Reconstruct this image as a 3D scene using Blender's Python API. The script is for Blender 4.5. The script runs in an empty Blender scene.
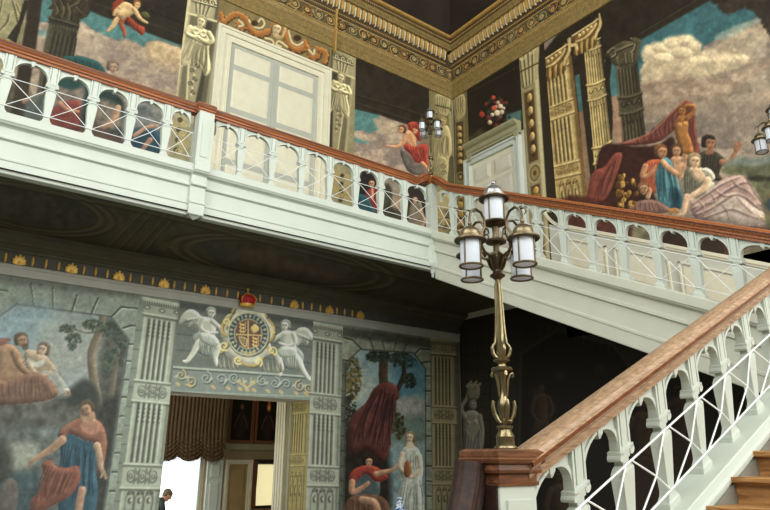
import bpy, bmesh, math, random
import numpy as np
from mathutils import Vector
random.seed(7)
SC = bpy.context.scene
COL = SC.collection
PI = math.pi
# ------------------------------------------------------------------ survey of the hall (metres, eye level = 0)
FPX = 647.8; PIT = math.radians(17.512); YAW = math.radians(36.712); ROL = math.radians(.3647)
fw = Vector((math.sin(YAW)*math.cos(PIT), math.cos(YAW)*math.cos(PIT), math.sin(PIT)))
_r0 = Vector((math.cos(YAW), -math.sin(YAW), 0)); _u0 = _r0.cross(fw)
rt = math.cos(ROL)*_r0 + math.sin(ROL)*_u0
up = -math.sin(ROL)*_r0 + math.cos(ROL)*_u0
def ray(px, py): return fw + rt*((px-385)/FPX) + up*((255-py)/FPX)
def onY(px, py, Y): r = ray(px, py); return r*(Y/r.y)
def onX(px, py, X): r = ray(px, py); return r*(X/r.x)
def onZ(px, py, Z): r = ray(px, py); return r*(Z/r.z)
D = 10.6      # wall_back plane y
W = 10.0      # wall_right plane x
GY = 8.0      # gallery front plane
CX = 6.98     # inner plane of the upper flight
CY = 2.236    # front plane of the lower flight
FL = -1.70    # hall floor
CEIL = 13.0
XL, YF = -4.0, -5.0   # left wall, front (window) wall
# ------------------------------------------------------------------ materials
MATS = {}
def lin(c):
    c = np.asarray(c, float)/255.
    return np.where(c <= .04045, c/12.92, ((c+.055)/1.055)**2.4)
def mat(name, rgb, rough=.6, metal=0., var=.08, scale=6., bump=0., spec=.4, trans=0., emit=0., stretch=(1,1,1)):
    if name in MATS: return MATS[name]
    m = bpy.data.materials.new(name); m.use_nodes = True
    nt = m.node_tree; b = nt.nodes['Principled BSDF']
    c = lin(rgb)
    tc = nt.nodes.new('ShaderNodeTexCoord'); mp = nt.nodes.new('ShaderNodeMapping'); mp.inputs['Scale'].default_value = stretch
    no = nt.nodes.new('ShaderNodeTexNoise'); no.inputs['Scale'].default_value = scale; no.inputs['Detail'].default_value = 5
    nt.links.new(tc.outputs['Object'], mp.inputs['Vector']); nt.links.new(mp.outputs['Vector'], no.inputs['Vector'])
    rp = nt.nodes.new('ShaderNodeValToRGB')
    rp.color_ramp.elements[0].position = .3; rp.color_ramp.elements[1].position = .7
    rp.color_ramp.elements[0].color = (*np.clip(c*(1-var), 0, 1), 1); rp.color_ramp.elements[1].color = (*np.clip(c*(1+var), 0, 1), 1)
    nt.links.new(no.outputs['Fac'], rp.inputs['Fac']); nt.links.new(rp.outputs['Color'], b.inputs['Base Color'])
    b.inputs['Roughness'].default_value = rough; b.inputs['Metallic'].default_value = metal
    b.inputs['Specular IOR Level'].default_value = spec
    if trans: b.inputs['Transmission Weight'].default_value = trans
    if emit:
        b.inputs['Emission Strength'].default_value = emit; b.inputs['Emission Color'].default_value = (*c, 1)
    if bump:
        bp = nt.nodes.new('ShaderNodeBump'); bp.inputs['Strength'].default_value = bump; bp.inputs['Distance'].default_value = .02
        nt.links.new(no.outputs['Fac'], bp.inputs['Height']); nt.links.new(bp.outputs['Normal'], b.inputs['Normal'])
    MATS[name] = m
    return m
def wood(name, a, b_, rough=.35, stretch=(1.5, 14, 14)):
    if name in MATS: return MATS[name]
    m = bpy.data.materials.new(name); m.use_nodes = True
    nt = m.node_tree; b = nt.nodes['Principled BSDF']
    tc = nt.nodes.new('ShaderNodeTexCoord'); mp = nt.nodes.new('ShaderNodeMapping'); mp.inputs['Scale'].default_value = stretch
    no = nt.nodes.new('ShaderNodeTexNoise'); no.inputs['Scale'].default_value = 3.; no.inputs['Detail'].default_value = 8; no.inputs['Distortion'].default_value = .6
    rp = nt.nodes.new('ShaderNodeValToRGB')
    rp.color_ramp.elements[0].position = .35; rp.color_ramp.elements[1].position = .68
    rp.color_ramp.elements[0].color = (*lin(a), 1); rp.color_ramp.elements[1].color = (*lin(b_), 1)
    nt.links.new(tc.outputs['Object'], mp.inputs['Vector']); nt.links.new(mp.outputs['Vector'], no.inputs['Vector'])
    nt.links.new(no.outputs['Fac'], rp.inputs['Fac']); nt.links.new(rp.outputs['Color'], b.inputs['Base Color'])
    b.inputs['Roughness'].default_value = rough; b.inputs['Specular IOR Level'].default_value = .5
    MATS[name] = m
    return m
def paintmat(name='mural_paint', rough=.62, spec=.25):
    if name in MATS: return MATS[name]
    m = bpy.data.materials.new(name); m.use_nodes = True
    nt = m.node_tree; b = nt.nodes['Principled BSDF']
    at = nt.nodes.new('ShaderNodeAttribute'); at.attribute_name = 'Col'
    tc = nt.nodes.new('ShaderNodeTexCoord'); no = nt.nodes.new('ShaderNodeTexNoise'); no.inputs['Scale'].default_value = 14; no.inputs['Detail'].default_value = 8
    mr = nt.nodes.new('ShaderNodeMapRange'); mr.inputs['To Min'].default_value = .8; mr.inputs['To Max'].default_value = 1.2
    mx = nt.nodes.new('ShaderNodeVectorMath'); mx.operation = 'SCALE'
    nt.links.new(tc.outputs['Object'], no.inputs['Vector']); nt.links.new(no.outputs['Fac'], mr.inputs['Value'])
    nt.links.new(at.outputs['Color'], mx.inputs[0]); nt.links.new(mr.outputs['Result'], mx.inputs['Scale'])
    nt.links.new(mx.outputs['Vector'], b.inputs['Base Color'])
    b.inputs['Roughness'].default_value = rough; b.inputs['Specular IOR Level'].default_value = spec
    MATS[name] = m
    return m
# ------------------------------------------------------------------ objects
def tag(o, label=None, cat=None, group=None, kind=None):
    if label: o['label'] = label
    if cat: o['category'] = cat
    if group: o['group'] = group
    if kind: o['kind'] = kind
    return o
def empty(name, loc, label=None, cat=None, group=None, kind=None):
    o = bpy.data.objects.new(name, None); COL.objects.link(o); o.location = loc; o.empty_display_size = .1
    return tag(o, label, cat, group, kind)
def adopt(o, parent):
    if parent is not None:
        o.parent = parent; o.location = Vector(o.location) - WLOC.get(parent.name, Vector(parent.location))
WLOC = {}
def wloc(o):
    v = Vector(o.location)
    while o.parent is not None:
        o = o.parent; v = v + Vector(o.location)
    return v
class MB:
    """collects polygons given in world space; build() links them as ONE mesh object"""
    def __init__(s): s.v = []; s.f = []; s.sm = []
    def add(s, vs, fs, smooth=False):
        b = len(s.v); s.v += [tuple(v) for v in vs]; s.f += [tuple(b+i for i in f) for f in fs]; s.sm += [smooth]*len(fs); return s
    def box(s, x0, x1, y0, y1, z0, z1, M=None):
        vs = [Vector((x, y, z)) for x in (x0, x1) for y in (y0, y1) for z in (z0, z1)]
        if M: vs = [M(*v) for v in vs]
        return s.add(vs, [(0,1,3,2),(4,6,7,5),(0,4,5,1),(2,3,7,6),(0,2,6,4),(1,5,7,3)])
    def frust(s, secs, M=None, smooth=False):
        """stack of rectangles: (z, halfx, halfy[, cx, cy])"""
        vs = []
        for q in secs:
            z, hx, hy = q[:3]; cx, cy = q[3:5] if len(q) > 3 else (0, 0)
            vs += [Vector((cx-hx, cy-hy, z)), Vector((cx+hx, cy-hy, z)), Vector((cx+hx, cy+hy, z)), Vector((cx-hx, cy+hy, z))]
        if M: vs = [M(*v) for v in vs]
        n = len(secs); fs = [(3,2,1,0), tuple(4*(n-1)+i for i in range(4))]
        for k in range(n-1):
            for i in range(4):
                j = (i+1) % 4; fs.append((4*k+i, 4*k+j, 4*k+4+j, 4*k+4+i))
        return s.add(vs, fs, smooth)
    def lathe(s, prof, c=(0,0,0), n=24, M=None, squash=(1,1), lobes=0, lobe=0.):
        vs = []
        for r, z in prof:
            for i in range(n):
                a = 2*PI*i/n; rr = r*(1+lobe*math.cos(lobes*a)) if lobes else r
                p = Vector((c[0]+rr*math.cos(a)*squash[0], c[1]+rr*math.sin(a)*squash[1], c[2]+z)); vs.append(M(*p) if M else p)
        fs = []
        m = len(prof)
        for k in range(m-1):
            for i in range(n):
                j = (i+1) % n; fs.append((k*n+i, k*n+j, (k+1)*n+j, (k+1)*n+i))
        fs.append(tuple(range(n-1, -1, -1))); fs.append(tuple((m-1)*n+i for i in range(n)))
        return s.add(vs, fs, True)
    def tube(s, pts, r, n=8, closed=False):
        pts = [Vector(p) for p in pts]; m = len(pts); rs = r if isinstance(r, (list, tuple)) else [r]*m
        vs = []; prev = None
        for k, p in enumerate(pts):
            a = pts[(k-1) % m] if (k > 0 or closed) else p; b = pts[(k+1) % m] if (k < m-1 or closed) else p
            t = (b-a).normalized()
            if prev is None:
                ref = Vector((0,0,1)) if abs(t.z) < .9 else Vector((1,0,0)); u = t.cross(ref).normalized()
            else: u = (prev - t*prev.dot(t)).normalized()
            prev = u; w = t.cross(u)
            for i in range(n):
                an = 2*PI*i/n; vs.append(p + (u*math.cos(an)+w*math.sin(an))*rs[k])
        fs = []
        for k in range(m if closed else m-1):
            for i in range(n):
                j = (i+1) % n; k2 = (k+1) % m; fs.append((k*n+i, k*n+j, k2*n+j, k2*n+i))
        if not closed: fs += [tuple(range(n-1, -1, -1)), tuple((m-1)*n+i for i in range(n))]
        return s.add(vs, fs, True)
    def sweep(s, prof, path, frames, closed_prof=True, caps=True, smooth=False):
        """prof: list of (a, b); path point + A*a + B*b with frames [(A, B)]"""
        n = len(prof); vs = []
        for p, (A, B) in zip(path, frames):
            for a, b in prof: vs.append(Vector(p) + A*a + B*b)
        fs = []
        m = n if closed_prof else n-1
        for k in range(len(path)-1):
            for i in range(m):
                j = (i+1) % n; fs.append((k*n+i, k*n+j, (k+1)*n+j, (k+1)*n+i))
        if caps and closed_prof: fs += [tuple(range(n-1, -1, -1)), tuple((len(path)-1)*n+i for i in range(n))]
        return s.add(vs, fs, smooth)
    def ball(s, c, r, n=10, sq=(1,1,1)):
        prof = [(max(1e-4, math.sin(PI*k/n))*r, -math.cos(PI*k/n)*r) for k in range(n+1)]
        return s.lathe([(a, b*sq[2]) for a, b in prof], c, 2*n, squash=sq[:2])
    def build(s, name, m, parent=None, bevel=0.):
        v = np.array([tuple(x) for x in s.v], float)
        if parent is not None: org = wloc(parent)
        else: org = Vector(((v[:,0].min()+v[:,0].max())/2, (v[:,1].min()+v[:,1].max())/2, v[:,2].min()))
        me = bpy.data.meshes.new(name)
        me.from_pydata([tuple(Vector(x)-org) for x in s.v], [], s.f)
        me.polygons.foreach_set('use_smooth', s.sm)
        bm = bmesh.new(); bm.from_mesh(me); bmesh.ops.recalc_face_normals(bm, faces=bm.faces[:]); bm.to_mesh(me); bm.free()
        me.update()
        if any(s.sm):
            try: me.set_sharp_from_angle(angle=math.radians(40))
            except Exception: pass
        me.materials.append(m)
        o = bpy.data.objects.new(name, me); COL.objects.link(o)
        if parent is not None: o.parent = parent
        else: o.location = org
        if bevel:
            b = o.modifiers.new('bevel', 'BEVEL'); b.width = bevel; b.segments = 2; b.limit_method = 'ANGLE'; b.angle_limit = math.radians(35)
        return o
def copy_tree(o, parent=None, loc=None):
    c = o.copy(); COL.objects.link(c)
    if parent is not None: c.parent = parent
    if loc is not None: c.location = loc
    for ch in list(o.children): copy_tree(ch, c)
    return c
def struct(name, mb, m, parent=None):
    o = mb.build(name, m, parent)
    if parent is None: o['kind'] = 'structure'
    return o
# ------------------------------------------------------------------ paints and woods
WHITE = mat('white_joinery_paint', (190, 198, 187), .45, var=.03, scale=3)
GREYW = mat('grey_white_paint', (192, 194, 178), .5, var=.04, scale=3)
CREAM = mat('cream_paint', (216, 212, 186), .5, var=.04)
STILE = mat('stone_grey_paint', (172, 175, 162), .5, var=.04)
MAHOG = wood('mahogany_rail', (118, 66, 36), (172, 106, 62), .3, (.5, 16, 16))
RAILM = wood('red_brown_rail_band', (92, 50, 30), (126, 76, 48), .35, (.5, 16, 16))
RAILB = wood('dark_rail_band', (58, 26, 16), (92, 44, 26), .35, (.5, 16, 16))
OAKR = wood('worn_oak_rail', (134, 106, 80), (182, 152, 122), .42, (.4, 18, 18))
OAKD = wood('dark_oak', (78, 48, 31), (118, 76, 49), .4)
OAKB = wood('shade_dark_oak', (30, 17, 10), (58, 30, 16), .6)  # oak darkened to put shade into the newel side and ramped rail
TREAD = wood('oak_tread', (128, 86, 44), (186, 140, 84), .45, (14, 1.5, 14))
GOLD = mat('gilding', (226, 180, 84), .4, .25, var=.2, scale=20)
BRASS = mat('aged_brass', (122, 111, 82), .28, .85, var=.3, scale=14)
BRONZE = mat('dark_bronze', (92, 80, 60), .35, .8, var=.25, scale=14)
ROD = mat('white_iron', (232, 236, 236), .4, var=.02)
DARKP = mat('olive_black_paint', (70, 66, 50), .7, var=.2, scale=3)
STONEF = mat('stone_floor', (150, 145, 132), .6, var=.12, scale=1.5)
PLAST = mat('hall_plaster', (190, 188, 172), .8, var=.06, scale=2)
BROWNP = mat('brown_painted_plaster', (58, 48, 34), .8, var=.2, scale=2)
FROST = bpy.data.materials.new('frosted_glass'); FROST.use_nodes = True
_n = FROST.node_tree; _b = _n.nodes['Principled BSDF']; _b.inputs['Base Color'].default_value = (.86, .92, 1, 1); _b.inputs['Roughness'].default_value = .3
_t = _n.nodes.new('ShaderNodeBsdfTranslucent'); _t.inputs['Color'].default_value = (.9, .95, 1, 1); _x = _n.nodes.new('ShaderNodeMixShader'); _x.inputs[0].default_value = .4
_n.links.new(_b.outputs[0], _x.inputs[1]); _n.links.new(_t.outputs[0], _x.inputs[2]); _n.links.new(_x.outputs[0], _n.nodes['Material Output'].inputs['Surface'])
GREYS = mat('grey_skirting_paint', (126, 124, 114), .55, var=.08)
# ------------------------------------------------------------------ room shell
def slab(*b): return MB().box(*b)
WT = .7
struct('floor', slab(XL-WT, W+WT, YF-WT, D+WT+6, FL-.3, FL), STONEF)
struct('ceiling', slab(XL-WT, W+WT, YF-WT, D+WT, CEIL, CEIL+.3), BROWNP)
DX0, DX1, DZ = 3.6, 6.2, 1.03          # lower doorway in wall_back
m = MB()
m.box(XL, DX0, D, D+WT, FL, CEIL); m.box(DX1, W+WT, D, D+WT, FL, CEIL); m.box(DX0, DX1, D, D+WT, DZ, CEIL)
wall_back = struct('wall_back', m, PLAST)
wall_right = struct('wall_right', slab(W, W+WT, YF-WT, D, FL, CEIL), PLAST)
LW = [(-3.0, .2, 3.6, 11.2), (2.2, 5.4, 3.6, 11.2)]  # unseen windows, added to brighten the stair's left-facing sides
m = MB(); ys = [YF-WT]+[v for w in LW for v in w[:2]]+[D+WT]
for i in range(0, len(ys), 2): m.box(XL-WT, XL, ys[i], ys[i+1], FL, CEIL)
for w in LW: m.box(XL-WT, XL, w[0], w[1], FL, w[2]); m.box(XL-WT, XL, w[0], w[1], w[3], CEIL)
wall_left = struct('wall_left', m, PLAST)
WIN = [(-2.6, -.2, 2.4, 11.2), (1.6, 4.4, 2.4, 11.2), (6.0, 8.8, 2.4, 11.2)]
m = MB(); xs = [XL]+[v for w in WIN for v in w[:2]]+[W]
for i in range(0, len(xs), 2): m.box(xs[i], xs[i+1], YF-WT, YF, FL, CEIL)
for w in WIN: m.box(w[0], w[1], YF-WT, YF, FL, w[2]); m.box(w[0], w[1], YF-WT, YF, w[3], CEIL)
struct('wall_front', m, PLAST)
for i, w in enumerate(WIN):
    m = MB()
    for k in range(4):
        x = w[0]+(w[1]-w[0])*k/3; m.box(x-.04, x+.04, YF-.5, YF-.42, w[2], w[3])
    for k in range(7):
        z = w[2]+(w[3]-w[2])*k/6; m.box(w[0], w[1], YF-.49, YF-.43, z-.035, z+.035)
    struct('window_%d' % (i+1), m, WHITE)
for i, w in enumerate(LW):
    m = MB()
    for k in range(4):
        y = w[0]+(w[1]-w[0])*k/3; m.box(XL-.5, XL-.42, y-.04, y+.04, w[2], w[3])
    for k in range(7):
        z = w[2]+(w[3]-w[2])*k/6; m.box(XL-.49, XL-.43, w[0], w[1], z-.035, z+.035)
    struct('window_%d' % (i+6), m, WHITE)
# ------------------------------------------------------------------ balustrades
def shear_map(P, d, n, k):
    P, d, n = Vector(P), Vector(d), Vector(n)
    return lambda s, t, h: P + d*s + n*t + Vector((0, 0, h+k*s))
DEP = .68
def post_mb(M, s, Hu):
    """tapered baluster: foot, shaft, round shoulder, neck, scrolled capital"""
    q = lambda x, y, z: M(s+x, y*DEP, z*Hu)
    m = MB()
    m.frust([(0, .062, .066), (.045, .062, .066), (.06, .05, .056), (.10, .036, .046), (.13, .033, .045), (.50, .057, .06), (.545, .057, .06), (.58, .045, .05), (.60, .026, .04)], q)
    m.frust([(.60, .03, .042), (.625, .03, .042), (.63, .042, .05), (.645, .042, .05)], q)
    for sx in (-1, 1):                              # bolster volutes, axis along the depth
        ring = []
        c = (sx*.052, .668)
        vs = []; n = 10
        for y in (-.066, .066):
            for i in range(n):
                a = 2*PI*i/n; vs.append(q(c[0]+.022*math.cos(a), y, c[1]+.03*math.sin(a)))
        m.add(vs, [(i, (i+1) % n, n+(i+1) % n, n+i) for i in range(n)]+[tuple(range(n-1, -1, -1)), tuple(range(n, 2*n))], False)
    m.frust([(.645, .05, .056), (.685, .05, .056), (.69, .066, .066), (.715, .066, .066)], q)
    return m
def pier_mb(M, s, Hu, half=.056):
    """upright block above a capital, front split by two fine grooves"""
    q = lambda x, y, z: M(s+x, y, z*Hu)
    m = MB(); m.box(-half, half, -.034, .022, .715, 1, q)
    for a, b in ((-half, -half+.017), (-half+.028, half-.028), (half-.017, half)): m.box(a, b, .022, .036, .735, 1, q)
    m.box(-half, half, .022, .036, .715, .735, q)
    return m
def arch_mb(M, s0, s1, Hu, half=.056):
    """spandrel plate over one bay with raised arch moulding and a pendant keystone"""
    a, b = s0+half, s1-half; c = (a+b)/2; r = (b-a)/2; z0, zc = .715*Hu, .955*Hu
    m = MB(); N = 16
    arc = lambda u, e=0: (c - (r-e)*math.cos(u*PI), z0 + (zc-z0-e)*math.sin(u*PI)**.75)
    for t0, t1, e0, e1, top in ((-.03, .012, 0, 0, True), (.012, .026, 0, -.020, False)):
        for i in range(N):
            p, q_ = arc(i/N, e0), arc((i+1)/N, e0)
            if top: p2, q2 = (p[0], Hu), (q_[0], Hu)
            else:
                p2, q2 = arc(i/N, e1), arc((i+1)/N, e1)
                p2 = (min(max(p2[0], a), b), min(p2[1], Hu)); q2 = (min(max(q2[0], a), b), min(q2[1], Hu))
            vs = [M(x, t, z) for t in (t0, t1) for x, z in (p, q_, q2, p2)]
            m.add(vs, [(0, 1, 2, 3), (7, 6, 5, 4), (0, 4, 5, 1), (1, 5, 6, 2), (2, 6, 7, 3), (3, 7, 4, 0)])
    m.frust([(zc-.035, .006, .025), (zc-.012, .02, .032), (Hu, .026, .032)], lambda x, y, z: M(c+x, y, z))
    return m
def balustrade(root, M, posts, ends, Hu, wmat, rods=True, arches=True):
    for s in posts:
        post_mb(M, s, Hu).build('baluster', wmat, root)
        pier_mb(M, s, Hu).build('arch_pier', wmat, root)
    allp = [ends[0]]+list(posts)+[ends[1]]
    for a, b in zip(allp[:-1], allp[1:]):
        if b-a < .18: continue
        arch_mb(M, a, b, Hu).build('arch', wmat, root)
        if rods:
            m = MB(); r = .0065 if Hu < .76 else .0045; t = .045; lo, hi = .14*Hu, .60*Hu
            m.tube([M(a, t, hi), M(b, t, hi)], r, 6); m.tube([M(a, t, lo), M(b, t, lo)], r, 6)
            c = M((a+b)/2+.015, t+.02, (lo+hi)/2-.012)
            for p in (M(a+.03, t, hi), M(a+.03, t, lo), M(b-.03, t, hi), M(b-.03, t, lo)): m.tube([p, c], r*.9, 6)
            m.build('rod_lattice', ROD, root)
RAILP = [(-.055, 0), (-.055, .028), (-.075, .036), (-.075, .06), (-.088, .068), (-.1, .085), (-.1, .112), (-.085, .122), (-.075, .14), (-.045, .156), (0, .162),
         (.045, .156), (.075, .14), (.085, .122), (.1, .112), (.1, .085), (.088, .068), (.075, .06), (.075, .036), (.055, .028), (.055, 0)]
class Rail:
    def __init__(s, path, n): s.path, s.n = [Vector(p) for p in path], Vector(n)
    def build(s, name, m, root):
        Z = Vector((0, 0, 1)); q = MB(); q.sweep(RAILP, s.path, [(s.n, Z)]*len(s.path)); o = q.build(name, m, root)
        q = MB()
        for sg in (-1, 1): q.sweep([(sg*.09, .087), (sg*.104, .089), (sg*.105, .108), (sg*.09, .112)], s.path, [(s.n, Z)]*len(s.path))
        q.build('rail_band', RAILM if m == OAKR else RAILB, root); return o
def rail_mb(path, n, sc=1.): return Rail(path, n)
# ---- the gallery
FASC = [(0, .715), (.13, .715), (.14, .70), (.14, .61), (.125, .60), (.115, .585), (.07, .575), (.05, .56), (.05, .46), (.078, .445), (.078, .415), (.035, .40), (.035, .20), (.065, .185), (.065, .16), (.052, .15), (.052, .01), (.045, 0), (-.06, 0)]
FASC2 = [(a, b*1.21) for a, b in FASC]
GZ = 3.085    # lowest edge of the gallery front
gallery = empty('gallery', (3, GY, GZ), 'white panelled gallery across the back wall with dark painted underside', 'gallery')
n_g = Vector((0, -1, 0))
def sweep_line(prof, P, Q, n, Z0=0):
    m = MB(); m.sweep(prof, [Vector(P), Vector(Q)], [(Vector(n), Vector((0, 0, 1)))]*2); return m
FY = GY+.08   # back plane of the fascia boards
PX0, PX1 = 2.69, 2.90
sweep_line(FASC, (XL, FY, GZ), (PX0+.02, FY, GZ), n_g).build('fascia', WHITE, gallery)
sweep_line(FASC, (PX1-.02, FY, GZ), (CX+.04, FY, GZ), n_g).build('fascia', WHITE, gallery)
# projecting block below the intermediate pier
m = MB(); wide = [(a+.07 if a > 0 else a, b) for a, b in FASC]
m.sweep(wide, [Vector((PX0, FY, GZ)), Vector((PX1, FY, GZ))], [(n_g, Vector((0, 0, 1)))]*2)
m.add([(PX0, FY-.11, GZ+.01), (PX1, FY-.11, GZ+.01), (PX1, FY, GZ+.01), (PX0, FY, GZ+.01), ((PX0+PX1)/2, FY-.03, GZ-.05)], [(0, 1, 4), (1, 2, 4), (2, 3, 4), (3, 0, 4), (0, 3, 2, 1)])
m.build('pier_block', WHITE, gallery)
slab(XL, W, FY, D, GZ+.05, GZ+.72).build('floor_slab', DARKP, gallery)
# corner block where gallery and stair meet, octagonal with a pendant drop
m = MB(); cc = (CX+.04, FY-.04)
m.lathe([(.01, -.13), (.03, -.11), (.022, -.08), (.04, -.05), (.05, 0), (.10, .06), (.115, .10), (.115, .14), (.10, .16), (.10, .44), (.115, .46), (.10, .50), (.05, .62)], (cc[0], cc[1], GZ), 8, M=lambda x, y, z: Vector((x, y, z)))
o = m.build('corner_pendant', WHITE, gallery)
o.data.polygons.foreach_set('use_smooth', [False]*len(o.data.polygons))
# ---- gallery balustrades
def bal_root(name, loc, label, group='staircase and gallery balustrades'):
    return empty(name, loc, label, 'balustrade', group)
BZ = GZ+.715; HU = .785; BY = GY+.05
Mg = shear_map((0, BY, BZ), (1, 0, 0), n_g, 0)
b1 = bal_root('balustrade', (1, BY, BZ), 'white arched gallery balustrade left of the projecting pier, mahogany rail')
balustrade(b1, Mg, [-.56, -.08, .40, .88, 1.36, 1.835, 2.30], (-1.04, PX0-.02), HU, WHITE)
rail_mb([(XL+.01, BY, BZ+HU), (PX0+.02, BY, BZ+HU)], n_g).build('handrail', MAHOG, b1)
b2 = bal_root('balustrade', (5, BY, BZ), 'white arched gallery balustrade between projecting pier and corner lamp, mahogany rail')
balustrade(b2, Mg, [3.386+.502*k for k in range(7)], (PX1+.03, CX-.04), HU, WHITE)
def ease(u): u = max(0, min(1, u)); return u*u*(3-2*u)
pth = [(PX1-.02, BY, BZ+HU)]
for k in range(13):
    u = k/12; x = 6.5+u*.44; pth.append((x, BY, BZ+HU-.02*math.sin(PI*min(1, u*1.6))*(u < .63)+.13*ease((u-.25)/.75)))
rail_mb(pth, n_g).build('handrail', MAHOG, b2)
# intermediate pier (its own newel)
pier = empty('newel_pier', ((PX0+PX1)/2, BY, BZ), 'white pier in the gallery front, breaking the mahogany rail', 'newel')
m = MB(); m.box(PX0, PX1, BY-.16, BY+.08, BZ, BZ+HU); m.box(PX0+.05, PX1-.05, BY-.172, BY-.16, BZ+.1, BZ+HU-.12); m.build('pier_shaft', WHITE, pier)
rail_mb([(PX0-.02, BY-.07, BZ+HU), (PX1+.02, BY-.07, BZ+HU)], n_g, 1.0).build('rail_block', MAHOG, pier)
# corner newel
cn = empty('newel_post', (CX+.05, BY, BZ), 'white corner newel below the farther brass lamp, where gallery meets stair', 'newel')
m = MB(); m.box(CX-.03, CX+.11, BY-.08, BY+.08, BZ-.02, BZ+HU+.09); m.build('newel_shaft', WHITE, cn)
m = MB(); m.frust([(BZ+HU+.08, .09, .09), (BZ+HU+.1, .105, .105), (BZ+HU+.13, .105, .105), (BZ+HU+.15, .125, .125), (BZ+HU+.19, .125, .125), (BZ+HU+.21, .1, .1)], lambda x, y, z: Vector((CX+.04+x, BY+y, z))); m.build('newel_cap', MAHOG, cn)
CORNER_TOP = BZ+HU+.21
# ---- upper flight along wall_right
K2 = .46
n_s = Vector((-1, 0, 0)); d_s = Vector((0, -1, 0))        # s runs downwards, from the gallery
z2 = lambda Y: 4.59+K2*(Y-7.66)                             # top of the rail
YA, YB = 7.93, 2.42
SX = CX+.05
Ms = shear_map((SX, 7.95, z2(7.95)-.945), (0, -1, 0), n_s, -K2)
b3 = bal_root('balustrade', (SX, 5, z2(5)-.95), 'white arched balustrade of the upper flight along the right wall')
balustrade(b3, Ms, [7.95-(7.505-.4426*k) for k in range(11)], (.09, 7.95-2.5), .785, WHITE)
pth = []
for k in range(13):
    u = k/12; y = 7.93-u*.42; pth.append((SX, y, z2(y)-.162+.11*(1-ease(u*1.05))))
pth.append((SX, 2.4, z2(2.4)-.162))
rail_mb(pth, n_s).build('handrail', MAHOG, b3)
flight2 = empty('stair_flight', (8.4, 5, z2(5)-1.7), 'grey-white closed string of the upper flight, rising to the gallery', 'staircase', 'flights of the staircase')
Pz = lambda Y: z2(Y)-.945-.865
m = MB(); m.sweep(FASC2, [Vector((SX+.03, 7.97, Pz(7.97))), Vector((SX+.03, 2.3, Pz(2.3)))], [(n_s, Vector((0, 0, 1)))]*2); m.build('outer_string', GREYW, flight2)
m = MB(); RUN, RIS = .344, .344*K2
nst = 16
for k in range(nst):
    y1 = 7.95-RUN*k; y0 = y1-RUN; zt = GZ+.69-RIS*(k+1)+.0
    m.box(SX+.03, W-.02, y0, y1, zt-.35, zt)
m.build('steps', OAKD, flight2)
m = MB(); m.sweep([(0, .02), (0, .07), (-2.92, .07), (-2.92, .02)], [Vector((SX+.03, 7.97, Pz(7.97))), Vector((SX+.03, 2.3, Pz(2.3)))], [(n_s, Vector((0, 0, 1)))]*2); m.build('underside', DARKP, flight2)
# raked dado panelling on the right wall
dado = empty('dado_panelling', (W-.03, 5, z2(5)-1), 'cream raked dado panelling on the right wall behind the upper flight', 'panelling')
zd = lambda Y: 3.59+.462*(Y-5.67)
Md = shear_map((W-.002, 7.95, zd(7.95)), (0, -1, 0), n_s, -.462)
m = MB(); m.box(.1, 6.2, 0, .03, -1.3, -.06, Md); m.build('dado_board', GREYW, dado)
m = MB(); m.box(.32, 6.2, 0, .07, -.06, .0, Md); m.box(.32, 6.2, 0, .05, -.10, -.06, Md)
pth = []
for k in range(9):
    u = k/8; pth.append(Md(.0+u*.34, .035, -.03+.22*(1-u)**2))
m.sweep([(-.035, -.04), (.035, -.04), (.035, .03), (-.035, .03)], pth, [(n_s, Vector((0, 0, 1)))]*9)
m.build('dado_rail', CREAM, dado)
for k in range(5):
    s0 = .35+k*1.16; m = MB()
    for a, b, c, d in ((s0, s0+1.0, -.3, -.27), (s0, s0+1.0, -.87, -.84), (s0, s0+.03, -.87, -.27), (s0+.97, s0+1.0, -.87, -.27)): m.box(a, b, .03, .055, c, d, Md)
    m.box(s0+.07, s0+.93, .03, .042, -.8, -.34, Md)
    m.build('raised_panel', CREAM, dado)
m = MB(); m.box(.1, 6.2, .03, .06, -1.3, -1.05, Md); m.build('skirting', GREYW, dado)
# landing between the flights
LZ = 1.16
landing = empty('stair_landing', (8.5, .8, LZ-.4), 'half landing at the turn of the staircase', 'landing')
slab(CX, W-.02, -.9, 2.35, LZ-.35, LZ).build('landing_floor', OAKD, landing)
# ---- lower flight
K1 = .465
zb1 = lambda X: .122+K1*(X-3.07)         # underside of the rail
BY1 = 2.31; HU1 = .742; n_f = Vector((0, -1, 0))
Mf = shear_map((2.62, BY1, zb1(2.62)-HU1), (1, 0, 0), n_f, K1)
b4 = bal_root('balustrade', (4.5, BY1, zb1(4.5)-HU1), 'nearest white balustrade with pale worn wooden rail, rising from the brass lamp newel')
balustrade(b4, Mf, [3.86+.435*k-2.62 for k in range(-2, 8)], (-.056, 6.92-2.62), HU1, WHITE)
rail_mb([(2.55, BY1, zb1(2.55)), (6.95, BY1, zb1(6.95))], n_f).build('handrail', OAKR, b4)
flight1 = empty('stair_flight', (4.8, .7, FL+.65), 'lower flight with worn oak treads and white moulded string', 'staircase', 'flights of the staircase')
NX = 3.98; NZ = -.25; R1 = .344; H1 = R1*K1
STR = [(-.08, 0), (.13, 0), (.135, -.01), (.165, -.03), (.18, -.05), (.18, -.075), (.165, -.09), (.16, -.12), (.15, -.13), (.15, -.62), (-.08, -.62)]
m = MB(); m.sweep(STR, [Mf(.0, 0, 0), Mf(6.95-2.62, 0, 0)], [(n_f, Vector((0, 0, 1)))]*2); m.build('string', WHITE, flight1)
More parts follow.
